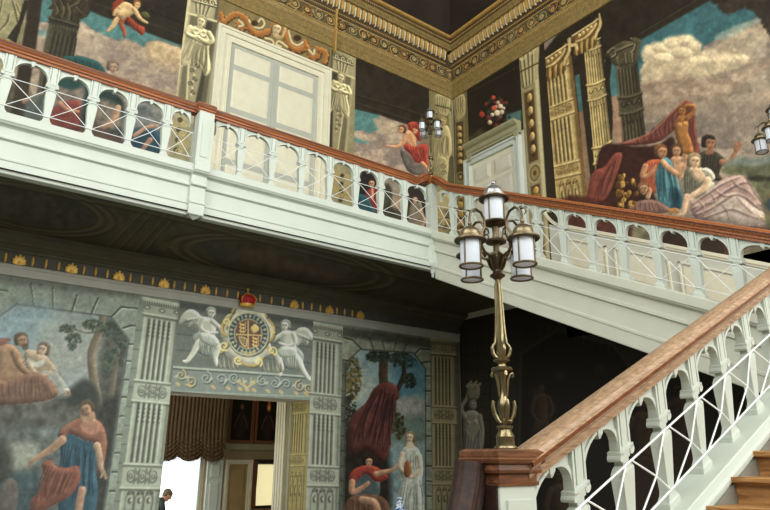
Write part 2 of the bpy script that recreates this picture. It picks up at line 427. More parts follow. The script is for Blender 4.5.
for k in range(-4, 9):
    x = NX+R1*k; z = NZ+H1*k
    m = MB(); m.frust([(z-.04, .19, 1.46), (z-.03, .2, 1.46), (z-.008, .2, 1.46), (z, .19, 1.46)], lambda a, b, c, x=x: Vector((x+.17+a, .68+b, c))); m.build('tread', TREAD, flight1)
    slab(x+.02, x+.05, -.78, 2.14, z-H1, z-.04).build('riser', TREAD, flight1)
m = MB(); m.sweep([(.0, .02), (0, -.5), (.02, -.5), (.02, .02)], [Mf(.05, .16, -.12), Mf(6.95-2.62, .16, -.12)], [(n_f, Vector((0, 0, 1)))]*2); m.build('skirting', GREYS, flight1)
m = MB(); m.sweep([(0, -.25), (3.0, -.25), (3.0, -.4), (0, -.4)], [Mf(0, 0, -.12), Mf(6.95-2.62, 0, -.12)], [(n_f, Vector((0, 0, 1)))]*2); m.build('underside', DARKP, flight1)
L0 = NZ-H1*5                                            # floor of the low platform
platform = empty('stair_platform', (2.2, .7, FL), 'low platform at the foot of the lower flight', 'platform')
slab(1.95, 2.66, -.8, 2.5, FL, L0).build('platform_block', DARKP, platform)
for k in range(3):
    slab(1.95-.33*(k+1), 1.95-.33*k, 1.0, 2.5, FL, L0-.163*(k+1)).build('step', TREAD, platform)
# ---- newel of the lower flight
nw = empty('newel_post', (2.475, 2.365, L0), 'oak capped newel carrying the large brass lamp', 'newel')
N0, N1, M0, M1 = 2.355, 2.605, 2.25, 2.445
m = MB(); m.box(N0, N1, M0, M1, L0, -.1); m.box(N0+.04, N1-.04, M0-.012, M0, L0+.1, -.18); m if False else None
m.build('newel_shaft', WHITE, nw); slab(N0-.010, N0-.002, M0+.012, M1-.012, L0+.02, -.118).build('shade_panel', OAKB, nw)  # thin dark sheet added for the shade on the newel's left face
nc = Vector(((N0+N1)/2, (M0+M1)/2, 0)); hx, hy = (N1-N0)/2, (M1-M0)/2
m = MB(); m.frust([(z, hx+e, hy+e) for z, e in ((-.115, .012), (-.10, .014), (-.095, .006), (-.062, .006), (-.058, .022), (-.045, .026), (-.03, .022), (-.022, .02), (-.012, .036), (.004, .042), (.012, .034), (.018, .036), (.04, .036), (.048, .022), (.052, .02))], lambda x, y, z: Vector((nc.x+x, nc.y+y, z)))
m.build('newel_cap', OAKD, nw)
LAMP_Z = .052
# swan-neck rail sweeping down from the cap beside the low steps
b5 = bal_root('ramped_handrail', (2.0, 2.37, L0), 'dark oak handrail sweeping steeply down left of the lamp newel')
pth = []; fr = []
pts = [(2.215, .0), (2.21, -.04), (2.20, -.09), (2.183, -.15), (2.155, -.23), (2.115, -.31), (2.06, -.39), (1.98, -.46), (1.86, -.53), (1.6, -.65), (1.2, -.83)]
for i, (x, z) in enumerate(pts):
    a = pts[max(0, i-1)]; b = pts[min(len(pts)-1, i+1)]; t = Vector((b[0]-a[0], 0, b[1]-a[1])).normalized()
    pth.append(Vector((x, 2.37, z))); fr.append((n_f, Vector((t.z, 0, -t.x)) if t.x < 0 else Vector((-t.z, 0, t.x))))
m = MB(); m.sweep([(a*.75, (b-.16)*.9) for a, b in RAILP], pth, fr); m.build('handrail', OAKB, b5)
m = MB()
for x in (1.25, 1.6): m.box(x-.03, x+.03, 2.34, 2.40, L0-.163*(2 if x > 1.3 else 3)-.0, -.81-.46*(1.2-x)-.14)
m.build('baluster', WHITE, b5)
# ------------------------------------------------------------------ mural painter: colours worked out on a fine grid of the wall surface
def hashn(i, j, s):
    h = (i*374761393 + j*668265263 + s*974711) & 0x7fffffff
    h = ((h ^ (h >> 13))*1274126177) & 0x7fffffff
    return ((h ^ (h >> 16)) & 0xffff)/65535.
def vnoise(x, y, s):
    i = np.floor(x).astype(np.int64); j = np.floor(y).astype(np.int64); fx = x-i; fy = y-j
    fx = fx*fx*(3-2*fx); fy = fy*fy*(3-2*fy)
    a, b, c, d = hashn(i, j, s), hashn(i+1, j, s), hashn(i, j+1, s), hashn(i+1, j+1, s)
    return (a*(1-fx)+b*fx)*(1-fy)+(c*(1-fx)+d*fx)*fy
def fbm(x, y, s=0, o=4):
    t = 0; a = .5; n = 0
    for k in range(o): t = t+a*vnoise(x*2**k, y*2**k, s+k*17); n += a; a *= .5
    return t/n
def catmull(p, closed=True, sub=5):
    p = np.asarray(p, float); n = len(p); out = []
    for i in range(n if closed else n-1):
        if closed: a, b, c, d = p[(i-1) % n], p[i], p[(i+1) % n], p[(i+2) % n]
        else: a, b, c, d = p[max(i-1, 0)], p[i], p[i+1], p[min(i+2, n-1)]
        for t in np.linspace(0, 1, sub, endpoint=False):
            out.append(.5*((2*b)+(-a+c)*t+(2*a-5*b+4*c-d)*t*t+(-a+3*b-3*c+d)*t**3))
    if not closed: out.append(p[-1])
    return np.array(out)
GL = 1.42      # the dim lower hall's paint is the lighter one
class Canvas:
    def __init__(s, plane, at, u0, u1, z0, z1, res=.016, base=(120, 120, 110), gain=1., off=.006):
        s.plane, s.at, s.off, s.gain = plane, at, off, gain
        s.nu = int(math.ceil((u1-u0)/res))+1; s.nz = int(math.ceil((z1-z0)/res))+1
        U, Z = np.meshgrid(np.linspace(u0, u1, s.nu), np.linspace(z0, z1, s.nz)); s.U, s.Z = U.ravel(), Z.ravel()
        P = s.world(0.)
        d = P@np.array(fw); s.PX = 385+FPX*(P@np.array(rt))/d; s.PY = 255-FPX*(P@np.array(up))/d
        s.X, s.Y = s.PX, s.PY
        s.C = np.tile(np.array(base, float), (len(s.U), 1)); s.ss = 1.
    def world(s, off):
        k = np.full_like(s.U, 0.)
        if s.plane == 'Y': return np.stack([s.U, k+s.at-off, s.Z], 1)
        if s.plane == 'X': return np.stack([k+s.at-off, s.U, s.Z], 1)
        return np.stack([s.U, s.Z, k+s.at-off], 1)      # ceiling: second coordinate is y
    def wall(s): s.X, s.Y = s.U, -s.Z; s.ss = .016; return s
    def pix(s): s.X, s.Y = s.PX, s.PY; s.ss = 1.; return s
    def local(s, q):
        """flat frame from a quad TL, TR, BR, BL -> u 0..1 to the right, v 0..asp downwards (square units)"""
        q = np.array(q, float); A = []; b = []; s.ss = 2/(np.linalg.norm(q[1]-q[0])+np.linalg.norm(q[2]-q[3]))
        s.asp = (np.linalg.norm(q[3]-q[0])+np.linalg.norm(q[2]-q[1]))/(np.linalg.norm(q[1]-q[0])+np.linalg.norm(q[2]-q[3]))
        for (x, y), (u, v) in zip(q, ((0, 0), (1, 0), (1, 1), (0, 1))):
            A += [[x, y, 1, 0, 0, 0, -u*x, -u*y], [0, 0, 0, x, y, 1, -v*x, -v*y]]; b += [u, v]
        h = np.linalg.solve(np.array(A), np.array(b)); w = h[6]*s.PX+h[7]*s.PY+1
        s.X = (h[0]*s.PX+h[1]*s.PY+h[2])/w; s.Y = (h[3]*s.PX+h[4]*s.PY+h[5])/w*s.asp
        return s
    def put(s, idx, m, col):
        m = np.clip(m, 0, 1)[:, None]; s.C[idx] = s.C[idx]*(1-m)+col*m
    def fill(s, fn): s.C[:] = fn(s.X, s.Y, s.C)
    def noise(s, amp, sc, seed=0, idx=None):
        n = (fbm(s.X/sc, s.Y/sc, seed)-.5)*2*amp; s.C *= (1+n)[:, None]
    def poly(s, pts, col, a=1., soft=None, sm=True, rnd=0, k=.35, L=(.6, -.8), tex=0, ts=5., ragged=0, col2=None, dirn=None):
        soft = .6*s.ss if soft is None else soft; p = catmull(pts) if sm else np.asarray(pts, float)
        mrg = soft+ragged
        idx = np.where((s.X > p[:,0].min()-mrg) & (s.X < p[:,0].max()+mrg) & (s.Y > p[:,1].min()-mrg) & (s.Y < p[:,1].max()+mrg))[0]
        if not len(idx): return s
        x, y = s.X[idx], s.Y[idx]; best = np.full(len(idx), 1e18); nx = np.zeros(len(idx)); ny = np.zeros(len(idx)); ins = np.zeros(len(idx), bool)
        for i in range(len(p)):
            ax, ay = p[i]; bx, by = p[(i+1) % len(p)]; dx, dy = bx-ax, by-ay; L2 = dx*dx+dy*dy+1e-12
            t = np.clip(((x-ax)*dx+(y-ay)*dy)/L2, 0, 1); ex, ey = ax+t*dx-x, ay+t*dy-y; dd = ex*ex+ey*ey
            m = dd < best; best = np.where(m, dd, best); nx = np.where(m, ex, nx); ny = np.where(m, ey, ny)
            if abs(dy) > 1e-12:
                c = ((ay > y) != (by > y)) & (x < dx*(y-ay)/dy+ax); ins ^= c
        d = np.sqrt(best); sd = np.where(ins, -d, d)
        if ragged: sd = sd + (fbm(x/ragged/1.3, y/ragged/1.3, 5)-.5)*2*ragged
        col = np.array(col, float)
        cc = np.tile(col, (len(idx), 1))
        if col2 is not None:
            (x0, y0), (x1, y1) = dirn; t = np.clip(((x-x0)*(x1-x0)+(y-y0)*(y1-y0))/((x1-x0)**2+(y1-y0)**2), 0, 1)[:, None]
            cc = cc*(1-t)+np.array(col2, float)*t
        if rnd:
            f = np.clip(1-d/rnd, 0, 1); nn = d+1e-9
            cc = cc*(1+k*f*((nx/nn)*L[0]+(ny/nn)*L[1]))[:, None]
        if tex: cc = cc*(1+(fbm(x/ts, y/ts, 3)-.5)*2*tex)[:, None]
        s.put(idx, a*np.clip(.5-sd/(2*soft), 0, 1), cc)
        return s
    def stroke(s, pts, w, col, a=1., soft=None, sm=True, rnd=0, L=(.6, -.8)):
        soft = .5*s.ss if soft is None else soft; p = catmull(pts, False) if sm and len(pts) > 2 else np.asarray(pts, float)
        ws = np.interp(np.linspace(0, 1, len(p)), np.linspace(0, 1, len(w)), w) if isinstance(w, (list, tuple)) else np.full(len(p), float(w))
        mrg = ws.max()/2+soft
        idx = np.where((s.X > p[:,0].min()-mrg) & (s.X < p[:,0].max()+mrg) & (s.Y > p[:,1].min()-mrg) & (s.Y < p[:,1].max()+mrg))[0]
        if not len(idx): return s
        x, y = s.X[idx], s.Y[idx]; best = np.full(len(idx), 1e18); ox = np.zeros(len(idx)); oy = np.zeros(len(idx)); wb = np.full(len(idx), ws[0])
        for i in range(len(p)-1):
            ax, ay = p[i]; dx, dy = p[i+1]-p[i]; L2 = dx*dx+dy*dy+1e-12
            t = np.clip(((x-ax)*dx+(y-ay)*dy)/L2, 0, 1); ex, ey = x-ax-t*dx, y-ay-t*dy; ww = ws[i]+(ws[i+1]-ws[i])*t
            dd = np.sqrt(ex*ex+ey*ey)-ww/2; m = dd < best
            best = np.where(m, dd, best); ox = np.where(m, ex, ox); oy = np.where(m, ey, oy); wb = np.where(m, ww, wb)
        cc = np.tile(np.array(col, float), (len(idx), 1))
        if rnd: cc = cc*(1+rnd*((ox*L[0]+oy*L[1])/(wb/2+1e-9)))[:, None]
        s.put(idx, a*np.clip(.5-best/(2*soft), 0, 1), cc); return s
    def ell(s, cx, cy, rx, ry, col, rot=0, **kw):
        a = np.linspace(0, 2*PI, 20, endpoint=False); c, q = math.cos(rot), math.sin(rot)
        x, y = rx*np.cos(a), ry*np.sin(a)
        return s.poly(np.stack([cx+x*c-y*q, cy+x*q+y*c], 1), col, sm=False, **kw)
    def folds(s, A, B, n, dark, light, w=1., a=.7, bow=0., jit=.25, seed=1):
        rg = random.Random(seed); A, B = np.asarray(A, float), np.asarray(B, float)
        def at(P, t):
            q = t*(len(P)-1); i = min(int(q), len(P)-2); return P[i]+(P[i+1]-P[i])*(q-i)
        for i in range(n):
            t = (i+.5)/n+rg.uniform(-jit, jit)/n; p, q = at(A, t), at(B, min(1, max(0, t+rg.uniform(-jit, jit)/n)))
            d = q-p; nrm = np.array([-d[1], d[0]]); m = (p+q)/2+nrm*(bow+rg.uniform(-.06, .06))
            l0, l1 = rg.uniform(0, .15), rg.uniform(.8, 1)
            p2, q2 = p+d*l0, p+d*l1; sh = np.array([w*.8, -w*.3])
            s.stroke([p2, m, q2], [w*.6, w*1.3, w*.5], dark, a=a, soft=w*.6)
            s.stroke([p2+sh, m+sh, q2+sh], [w*.4, w*.9, w*.3], light, a=a*.8, soft=w*.5)
        return s
    def head(s, cx, cy, r, skin, hair, face=0., tilt=0., fem=False):
        """face: -1 looks left, +1 looks right"""
        c, q = math.cos(tilt), math.sin(tilt)
        T = lambda x, y: (cx+(x*c-y*q)*r, cy+(x*q+y*c)*r)
        sk = np.array(skin, float); hr = np.array(hair, float)
        s.poly([T(-.95, -.1), T(-.8, -.85), T(0, -1.2), T(.8, -.85), T(.95, -.1), T(.85, .5 if not fem else .8), T(0, .6), T(-.85, .5 if not fem else .8)], hr*.9, rnd=r*.6, k=.4, soft=r*.12)
        f = face*.35
        s.poly([T(f-.58, -.45), T(f, -.72), T(f+.58, -.45), T(f+.62, .1), T(f+.4, .7), T(f+face*.1, .98), T(f-.4, .7), T(f-.62, .1)], sk, rnd=r*.5, k=.3, soft=r*.12)
        if r > 2.2*s.ss:
            for e in (-.28, .26):
                s.ell(*T(f*1.35+e, -.08), r*.12, r*.07, sk*.42, soft=r*.08)
                s.stroke([T(f*1.35+e-.15, -.24), T(f*1.35+e+.15, -.25)], r*.08, hr*.7, a=.7, soft=r*.07)
            s.stroke([T(f*1.5+.02, -.1), T(f*1.7+.04, .25), T(f*1.5-.04, .3)], r*.11, sk*.68, a=.75, soft=r*.09)
            s.stroke([T(f*1.35-.2, .52), T(f*1.35+.2, .52)], r*.13, sk*np.array([.72, .5, .5]), a=.8, soft=r*.08)
        s.stroke([T(-.75, -.5), T(-.2, -1.0), T(.5, -.95)], r*.18, np.minimum(hr*1.45, 255), a=.5, soft=r*.2)
        return s
    def limb(s, pts, w, skin, sh=.38): return s.stroke(pts, w, skin, rnd=sh)
    def build(s, name, label, cat='mural', group=None, parent=None, m=None):
        P = s.world(s.off); nu, nz = s.nu, s.nz
        org = Vector(P.min(0)+[0, 0, 0])
        if parent is not None: org = wloc(parent)
        me = bpy.data.meshes.new(name); me.vertices.add(len(P)); me.vertices.foreach_set('co', (P-np.array(org)).ravel())
        i = np.arange(nu*nz).reshape(nz, nu); q = np.stack([i[:-1,:-1], i[:-1,1:], i[1:,1:], i[1:,:-1]], -1).reshape(-1, 4)
        if s.plane != 'Y': q = q[:, ::-1]
        nf = len(q); me.loops.add(nf*4); me.loops.foreach_set('vertex_index', q.ravel())
        me.polygons.add(nf); me.polygons.foreach_set('loop_start', np.arange(nf)*4); me.update(calc_edges=True)
        at = me.color_attributes.new('Col', 'FLOAT_COLOR', 'POINT')
        g = s.C@np.array((.35, .5, .15)); K = s.C*.76+g[:, None]*.24*np.array((1.03, 1., .93) if s.gain != GL else (1., 1., 1.)); K = K*np.array((1.02, 1., .94) if s.gain != GL else (1., 1.01, .965)); K = 255*(np.clip(K, 0, 255)/255)**1.17*1.04
        c = np.clip(lin(np.clip(K, 0, 255))*s.gain, 0, .92); at.data.foreach_set('color', np.concatenate([c, np.ones((len(c), 1))], 1).ravel())
        me.materials.append(m or paintmat()); o = bpy.data.objects.new(name, me); COL.objects.link(o)
        if parent is not None: o.parent = parent
        else: o.location = org
        if label: tag(o, label, cat, group)
        return o
def mix(a, b, t): return np.array(a, float)*(1-t)+np.array(b, float)*t
# painted architecture, used on several walls
STN = np.array((150, 155, 144.))
def spiral(c, cx, cy, r, turns, col, w, flip=1, rot=0., a=1., soft=None):
    n = max(8, int(turns*10)); pts = []
    for i in range(n+1):
        t = i/n; an = rot+flip*turns*2*PI*t; rr = r*(1-.85*t); pts.append((cx+rr*math.cos(an), cy+rr*math.sin(an)))
    return c.stroke(pts, [w, w*.6], col, a=a, soft=soft, sm=False)
def painted_pilaster(c, quad, bands, light, dark, base):
    """grisaille pilaster in unit coordinates; bands = [(v0, v1, kind)]"""
    c.local(quad); base = np.array(base, float); h = lambda k: np.clip(base*k, 0, 255)
    A = c.asp; bands = [(p*A, q*A, k) for p, q, k in bands]
    c.poly([(0, 0), (1, 0), (1, A), (0, A)], base, sm=False, soft=.02)
    c.poly([(0, 0), (.05, 0), (.05, A), (0, A)], h(1.12), sm=False, soft=.03)
    c.poly([(.95, 0), (1, 0), (1, A), (.95, A)], h(.72), sm=False, soft=.03)
    for v0, v1, kind in bands:
        dv = v1-v0
        if kind == 'flute':
            for k in range(5):
                u = .13+.148*k
                c.poly([(u, v0+.03), (u+.1, v0+.03), (u+.1, v1-.03), (u, v1-.03)], h(.80), sm=False, soft=.03)
                c.poly([(u, v0+.02), (u+.035, v0+.02), (u+.035, v1-.03), (u, v1-.03)], dark, sm=False, soft=.03)
                c.poly([(u+.09, v0+.02), (u+.125, v0+.02), (u+.125, v1-.03), (u+.09, v1-.03)], light, sm=False, soft=.03)
        if kind == 'husk':
            for k in range(5):
                u = .18+.148*k
                for j in range(4):
                    v = v0+dv*(.15+.22*j); c.ell(u, v, .035, dv*.11, dark, soft=.03); c.ell(u+.03, v-.02, .018, dv*.07, light, soft=.03)
        if kind == 'ring':
            c.poly([(-.04, v0), (1.04, v0), (1.04, v1), (-.04, v1)], h(1.04), sm=False, soft=.03)
            for v in (v0, v1): c.poly([(-.05, v-.02), (1.05, v-.02), (1.05, v+.02), (-.05, v+.02)], light, sm=False, soft=.03); c.poly([(-.05, v+.03), (1.05, v+.03), (1.05, v+.07), (-.05, v+.07)], dark, a=.8, sm=False, soft=.03)
            vm = (v0+v1)/2
            for u in (.2, .5, .8):
                for g in (0, 1):
                    aa = np.linspace(0, 2*PI, 14); rx, ry = (.1, dv*.26) if g == 0 else (.04, dv*.1)
                    c.stroke([(u+rx*math.cos(q), vm+ry*math.sin(q)) for q in aa], .028, dark, a=.85, soft=.03, sm=False)
                    c.stroke([(u+.02+rx*math.cos(q), vm-.02+ry*math.sin(q)) for q in aa[7:]], .018, light, a=.7, soft=.01, sm=False)
            for u in (.35, .65):
                for sg in (-1, 1): c.stroke([(u-.06, vm+sg*dv*.3), (u, vm+sg*dv*.1), (u+.06, vm+sg*dv*.3)], .03, dark, a=.8, soft=.03)
        if kind == 'tracery':
            for u in (.25, .5, .75):
                c.stroke([(u-.1, v1), (u-.1, v0+dv*.4), (u, v0+dv*.1), (u+.1, v0+dv*.4), (u+.1, v1)], .03, dark, a=.85, soft=.03)
                c.stroke([(u-.085, v1), (u-.085, v0+dv*.42), (u+.03, v0+dv*.14)], .02, light, a=.7, soft=.03)
                c.ell(u, v0+dv*.55, .05, dv*.14, dark, soft=.03); c.ell(u+.03, v0+dv*.53, .03, dv*.09, light, soft=.03)
                spiral(c, u-.05, v0+dv*.2, .05, 1.2, dark, .02); spiral(c, u+.05, v0+dv*.2, .05, 1.2, dark, .02, -1)
        if kind == 'cap':
            c.poly([(-.12, v0), (1.12, v0), (1.1, v0+dv*.12), (1.04, v0+dv*.3), (-.04, v0+dv*.3), (-.1, v0+dv*.12)], h(1.05), sm=False, soft=.03)
            for k in range(16): c.ell(-.03+k*.07, v0+dv*.22, .02, dv*.05, dark, soft=.01)
            c.poly([(-.12, v0), (1.12, v0), (1.12, v0+dv*.05), (-.12, v0+dv*.05)], light, sm=False, soft=.03)
            c.poly([(-.03, v0+dv*.3), (1.03, v0+dv*.3), (1.03, v0+dv*.8), (-.03, v0+dv*.8)], h(.97), sm=False, soft=.03)
            c.poly([(-.04, v0+dv*.29), (1.04, v0+dv*.29), (1.04, v0+dv*.34), (-.04, v0+dv*.34)], dark, a=.7, sm=False, soft=.03)
            for u, vv in ((.5, .55), (.05, .5), (.95, .5)):
                aa = np.linspace(0, 2*PI, 14); c.stroke([(u+.08*math.cos(q), v0+dv*(vv+.09*math.sin(q))) for q in aa], .025, dark, a=.8, soft=.03, sm=False); c.ell(u, v0+dv*vv, .03, dv*.04, light, soft=.03)
            c.poly([(-.06, v0+dv*.8), (1.06, v0+dv*.8), (1.04, v0+dv*.9), (-.04, v0+dv*.9)], light, sm=False, soft=.03)
            c.poly([(-.04, v0+dv*.9), (1.04, v0+dv*.9), (1.02, v1), (-.02, v1)], dark, a=.75, sm=False, soft=.03)
    c.pix()
# ------------------------------------------------------------------ lower wall_back: painted stonework, pilasters and pictures
STB = np.array((138, 148, 140.)); STD = (74, 76, 72); STL = (176, 184, 174)
def stone_bg(c, base=STB, tex=.10):
    c.C[:] = base; c.noise(tex, 22, 4); c.noise(.05, 3, 9)
# ---- left picture
c = Canvas('Y', D, -.9, 2.93, -1.2, 2.53, .0165, STB, GL); stone_bg(c)
# shadowed top under the architrave and block joints of the painted stone frame
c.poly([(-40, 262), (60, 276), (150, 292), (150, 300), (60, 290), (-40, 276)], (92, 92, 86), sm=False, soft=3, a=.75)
for p in ([(31, 284), (34, 306)], [(52.5, 288), (53.5, 308)], [(77, 295), (72, 311)], [(98, 298), (91, 314)], [(110.6, 317.5), (121, 307), (142, 309)], [(123, 328), (131, 325.5), (139, 326)], [(128, 344), (138, 344.5)], [(126, 361), (137, 362)], [(124, 379.5), (135, 380.2)], [(122, 397), (133, 397.5)], [(120, 416), (131, 416.5)], [(117, 434.5), (128, 435)], [(114.5, 453), (126, 453)], [(112, 472), (123, 472)], [(109.5, 491), (121, 491)], [(0, 290), (7, 291), (17, 305)]):
    c.stroke(p, 1.7, (58, 60, 58), sm=False, a=1., soft=.5); c.stroke([(x+1., y+1.5) for x, y in p], 1.1, (192, 198, 188), sm=False, a=.8, soft=.5)
IN = [(-60, 309), (-8, 330), (0, 317), (16.5, 305), (110.6, 317.5), (128, 340), (103, 518), (-60, 530)]
IN = [(-60, 330), (-12, 326), (16.5, 305), (110.6, 317.5), (128, 340), (102, 518), (-60, 530)]
c.stroke(IN[1:6], 3.2, (70, 74, 76), sm=False, a=.8)
c.poly(IN, (136, 148, 152), sm=False, soft=.7)
c.poly([(-60, 330), (-12, 326), (16.5, 305), (60, 311), (30, 345), (-60, 380)], (128, 156, 176), a=.7, soft=9)
c.poly([(45, 322), (95, 325), (92, 370), (50, 372), (40, 345)], (158, 158, 152), a=.6, soft=10)
def inside(fn):
    keep = c.C.copy(); fn()
    k2 = c.C.copy(); c.C[:] = 0; c.poly(IN, (1, 1, 1), sm=False, soft=.5); mk = c.C[:, :1].copy(); c.C[:] = keep*(1-mk)+k2*mk
def left_scene():
    # far trees, trunk, foliage
    c.poly([(95, 385), (104, 330), (112, 318), (128, 336), (128, 360), (112, 450), (98, 440)], (72, 72, 66), a=.9, soft=5, tex=.35, ts=4)
    c.stroke([(103, 312), (100, 330), (92, 352), (93, 375), (97, 400), (104, 430)], [6, 8, 9, 9, 10, 12], (118, 104, 88), rnd=.45)
    c.stroke([(101, 335), (95, 352), (96, 378)], 1.5, (150, 136, 116), a=.6)
    c.stroke([(118, 350), (114, 375), (108, 410)], [4, 6, 7], (112, 98, 84), rnd=.35, a=.8)
    c.stroke([(101, 331), (88, 333), (76, 330)], [2, 1.4, .8], (88, 84, 72)); c.stroke([(106, 341), (116, 343), (124, 338)], [2.2, 1.5, 1], (88, 82, 70))
    rg = random.Random(3)
    for cx, cy, rx, ry, n in ((68, 329, 9, 4, 50), (74, 339, 9, 5, 54), (72, 347, 5, 3, 22), (92, 325, 10, 5, 60), (110, 330, 10, 9, 90), (112, 357, 8, 8, 60), (122, 340, 6, 9, 50), (107, 369, 5, 4, 20)):
        for _ in range(n):
            a, r = rg.uniform(0, 6.28), rg.random()**.5
            c.ell(cx+rx*r*math.cos(a), cy+ry*r*math.sin(a), rg.uniform(1, 2.2), rg.uniform(.7, 1.4), mix((44, 58, 50), (92, 104, 86), rg.random()), rot=rg.uniform(0, 3), a=.85, soft=.5)
    # cloud bank that carries the couple
    c.poly([(-60, 395), (-10, 388), (20, 392), (50, 394), (72, 388), (88, 380), (98, 392), (100, 420), (80, 428), (40, 430), (-60, 440)], (88, 88, 84), soft=4, tex=.35, ts=8)
    c.poly([(52, 396), (66, 392), (84, 380), (96, 390), (98, 402), (74, 406)], (54, 58, 58), a=.9, soft=3)
    # woman behind
    c.poly([(24, 352), (32, 350), (42, 353), (52, 362), (60, 376), (64, 390), (50, 400), (36, 392), (27, 372)], (156, 134, 114), rnd=6, k=.4)
    c.poly([(42, 372), (56, 372), (66, 384), (70, 396), (50, 398), (38, 390)], (140, 146, 150), a=.8, rnd=5, soft=1.5)
    c.limb([(28, 362), (34, 372), (44, 376), (50, 372)], [5, 5, 4, 3], (172, 148, 128))
    c.poly([(28, 358), (36, 362), (46, 358), (42, 366), (32, 366)], (186, 188, 184), a=.8)
    c.head(43.5, 350, 6.6, (184, 156, 138), (100, 82, 70), -.5, .2, True)
    # bearded man
    c.poly([(-14, 352), (2, 344), (12, 345), (20, 352), (24, 366), (24, 384), (16, 396), (-14, 398)], (142, 106, 82), rnd=8, k=.5)
    c.poly([(2, 352), (12, 350), (16, 362), (12, 376), (4, 378)], (164, 128, 100), a=.6, soft=3)
    c.limb([(14, 352), (20, 366), (30, 374), (40, 376)], [8, 7, 6, 4], (142, 106, 82), .5)
    c.poly([(-14, 382), (10, 380), (34, 372), (50, 380), (58, 394), (40, 402), (-14, 404)], (122, 86, 72), rnd=7, k=.45)
    c.folds([(0, 384), (30, 376), (46, 382)], [(2, 402), (30, 402), (54, 398)], 10, (76, 50, 44), (152, 114, 96), 1.5)
    c.poly([(-10, 340), (6, 338), (10, 341), (-4, 348), (-14, 350)], (140, 74, 58), a=.8)
    c.head(21, 341, 7.4, (166, 126, 98), (92, 74, 60), .6, -.1); c.poly([(22, 345), (28, 344), (28, 349), (23, 350)], (88, 70, 58), a=.75)
    c.ell(66, 391.5, 3.6, 4, (176, 168, 158), rnd=3); c.poly([(66, 391), (70, 392), (68, 396)], (150, 110, 70))
    # lower ground and landscape
    c.poly([(-60, 428), (0, 432), (20, 424), (40, 430), (60, 440), (60, 530), (-60, 530)], (96, 102, 104), soft=6, tex=.3, ts=7)
    c.poly([(8, 446), (22, 442), (38, 446), (34, 462), (14, 470)], (158, 158, 148), a=.8, soft=4)
    c.poly([(-30, 476), (0, 474), (26, 472), (40, 478), (40, 530), (-30, 530)], (58, 80, 90), a=.85, soft=4, tex=.25)
    c.poly([(-30, 420), (0, 436), (12, 458), (4, 480), (-30, 480)], (56, 58, 54), a=.85, soft=5, tex=.3)
    c.poly([(96, 410), (118, 400), (112, 460), (104, 520), (88, 520), (92, 470)], (52, 52, 50), a=.9, soft=5, tex=.3)
    # standing man in blue tunic and red cloak
    c.poly([(58, 432), (70, 422), (84, 418), (98, 424), (105, 438), (104, 456), (96, 470), (98, 492), (90, 520), (62, 520), (58, 500), (62, 476), (60, 452)], (48, 82, 106), rnd=9, k=.5)
    c.folds([(62, 444), (80, 440), (96, 446)], [(60, 500), (76, 510), (94, 500)], 14, (20, 42, 62), (84, 126, 150), 1.7)
    c.poly([(60, 430), (74, 420), (88, 417), (102, 424), (107, 444), (102, 470), (97, 470), (97, 446), (84, 440), (70, 434), (62, 440)], (136, 86, 70), rnd=6, k=.5)
    c.poly([(66, 468), (78, 466), (80, 480), (70, 496), (56, 504), (34, 514), (30, 502), (40, 490), (44, 478), (42, 464), (50, 460), (56, 466)], (126, 72, 60), rnd=7, k=.5)
    c.folds([(46, 464), (60, 470), (74, 470)], [(34, 506), (48, 502), (62, 496)], 12, (70, 36, 32), (168, 108, 88), 1.6)
    c.limb([(62, 440), (50, 450), (40, 456), (31, 462)], [9, 7, 5.5, 3.5], (160, 122, 100)); c.stroke([(33, 461), (28, 467)], 2.4, (150, 112, 92))
    c.limb([(97, 446), (100, 460), (101, 468), (104, 474)], [8, 6.5, 5, 4], (172, 138, 116)); c.stroke([(103, 471), (106, 478)], 3, (176, 142, 120)); c.stroke([(103, 472), (101, 477)], 2, (176, 142, 120))
    c.limb([(82, 490), (80, 500), (78, 515)], [8, 8, 7], (164, 124, 104))
    c.poly([(80, 420), (84, 410), (94, 412), (94, 424), (86, 428)], (168, 130, 106), rnd=3)
    c.head(88, 409, 8, (160, 120, 96), (84, 68, 52), -.75, -.5)
    c.poly([(80, 424), (90, 420), (100, 425), (96, 434), (84, 432)], (176, 120, 100), a=.8)
    c.poly([(2, 484), (12, 478), (18, 486), (16, 510), (0, 512)], (112, 92, 86), a=.7, rnd=5, soft=2)
inside(left_scene)
c.noise(.16, 5, 31); c.noise(.10, 1.8, 41); c.C[:] = c.C*.84+np.array((140, 152, 152))*.16  # last mix is a blue-grey haze, the wall's sheen put into the colours
c.build('wall_painting', 'large pale mural of a couple on clouds above a man in blue and red', 'mural')
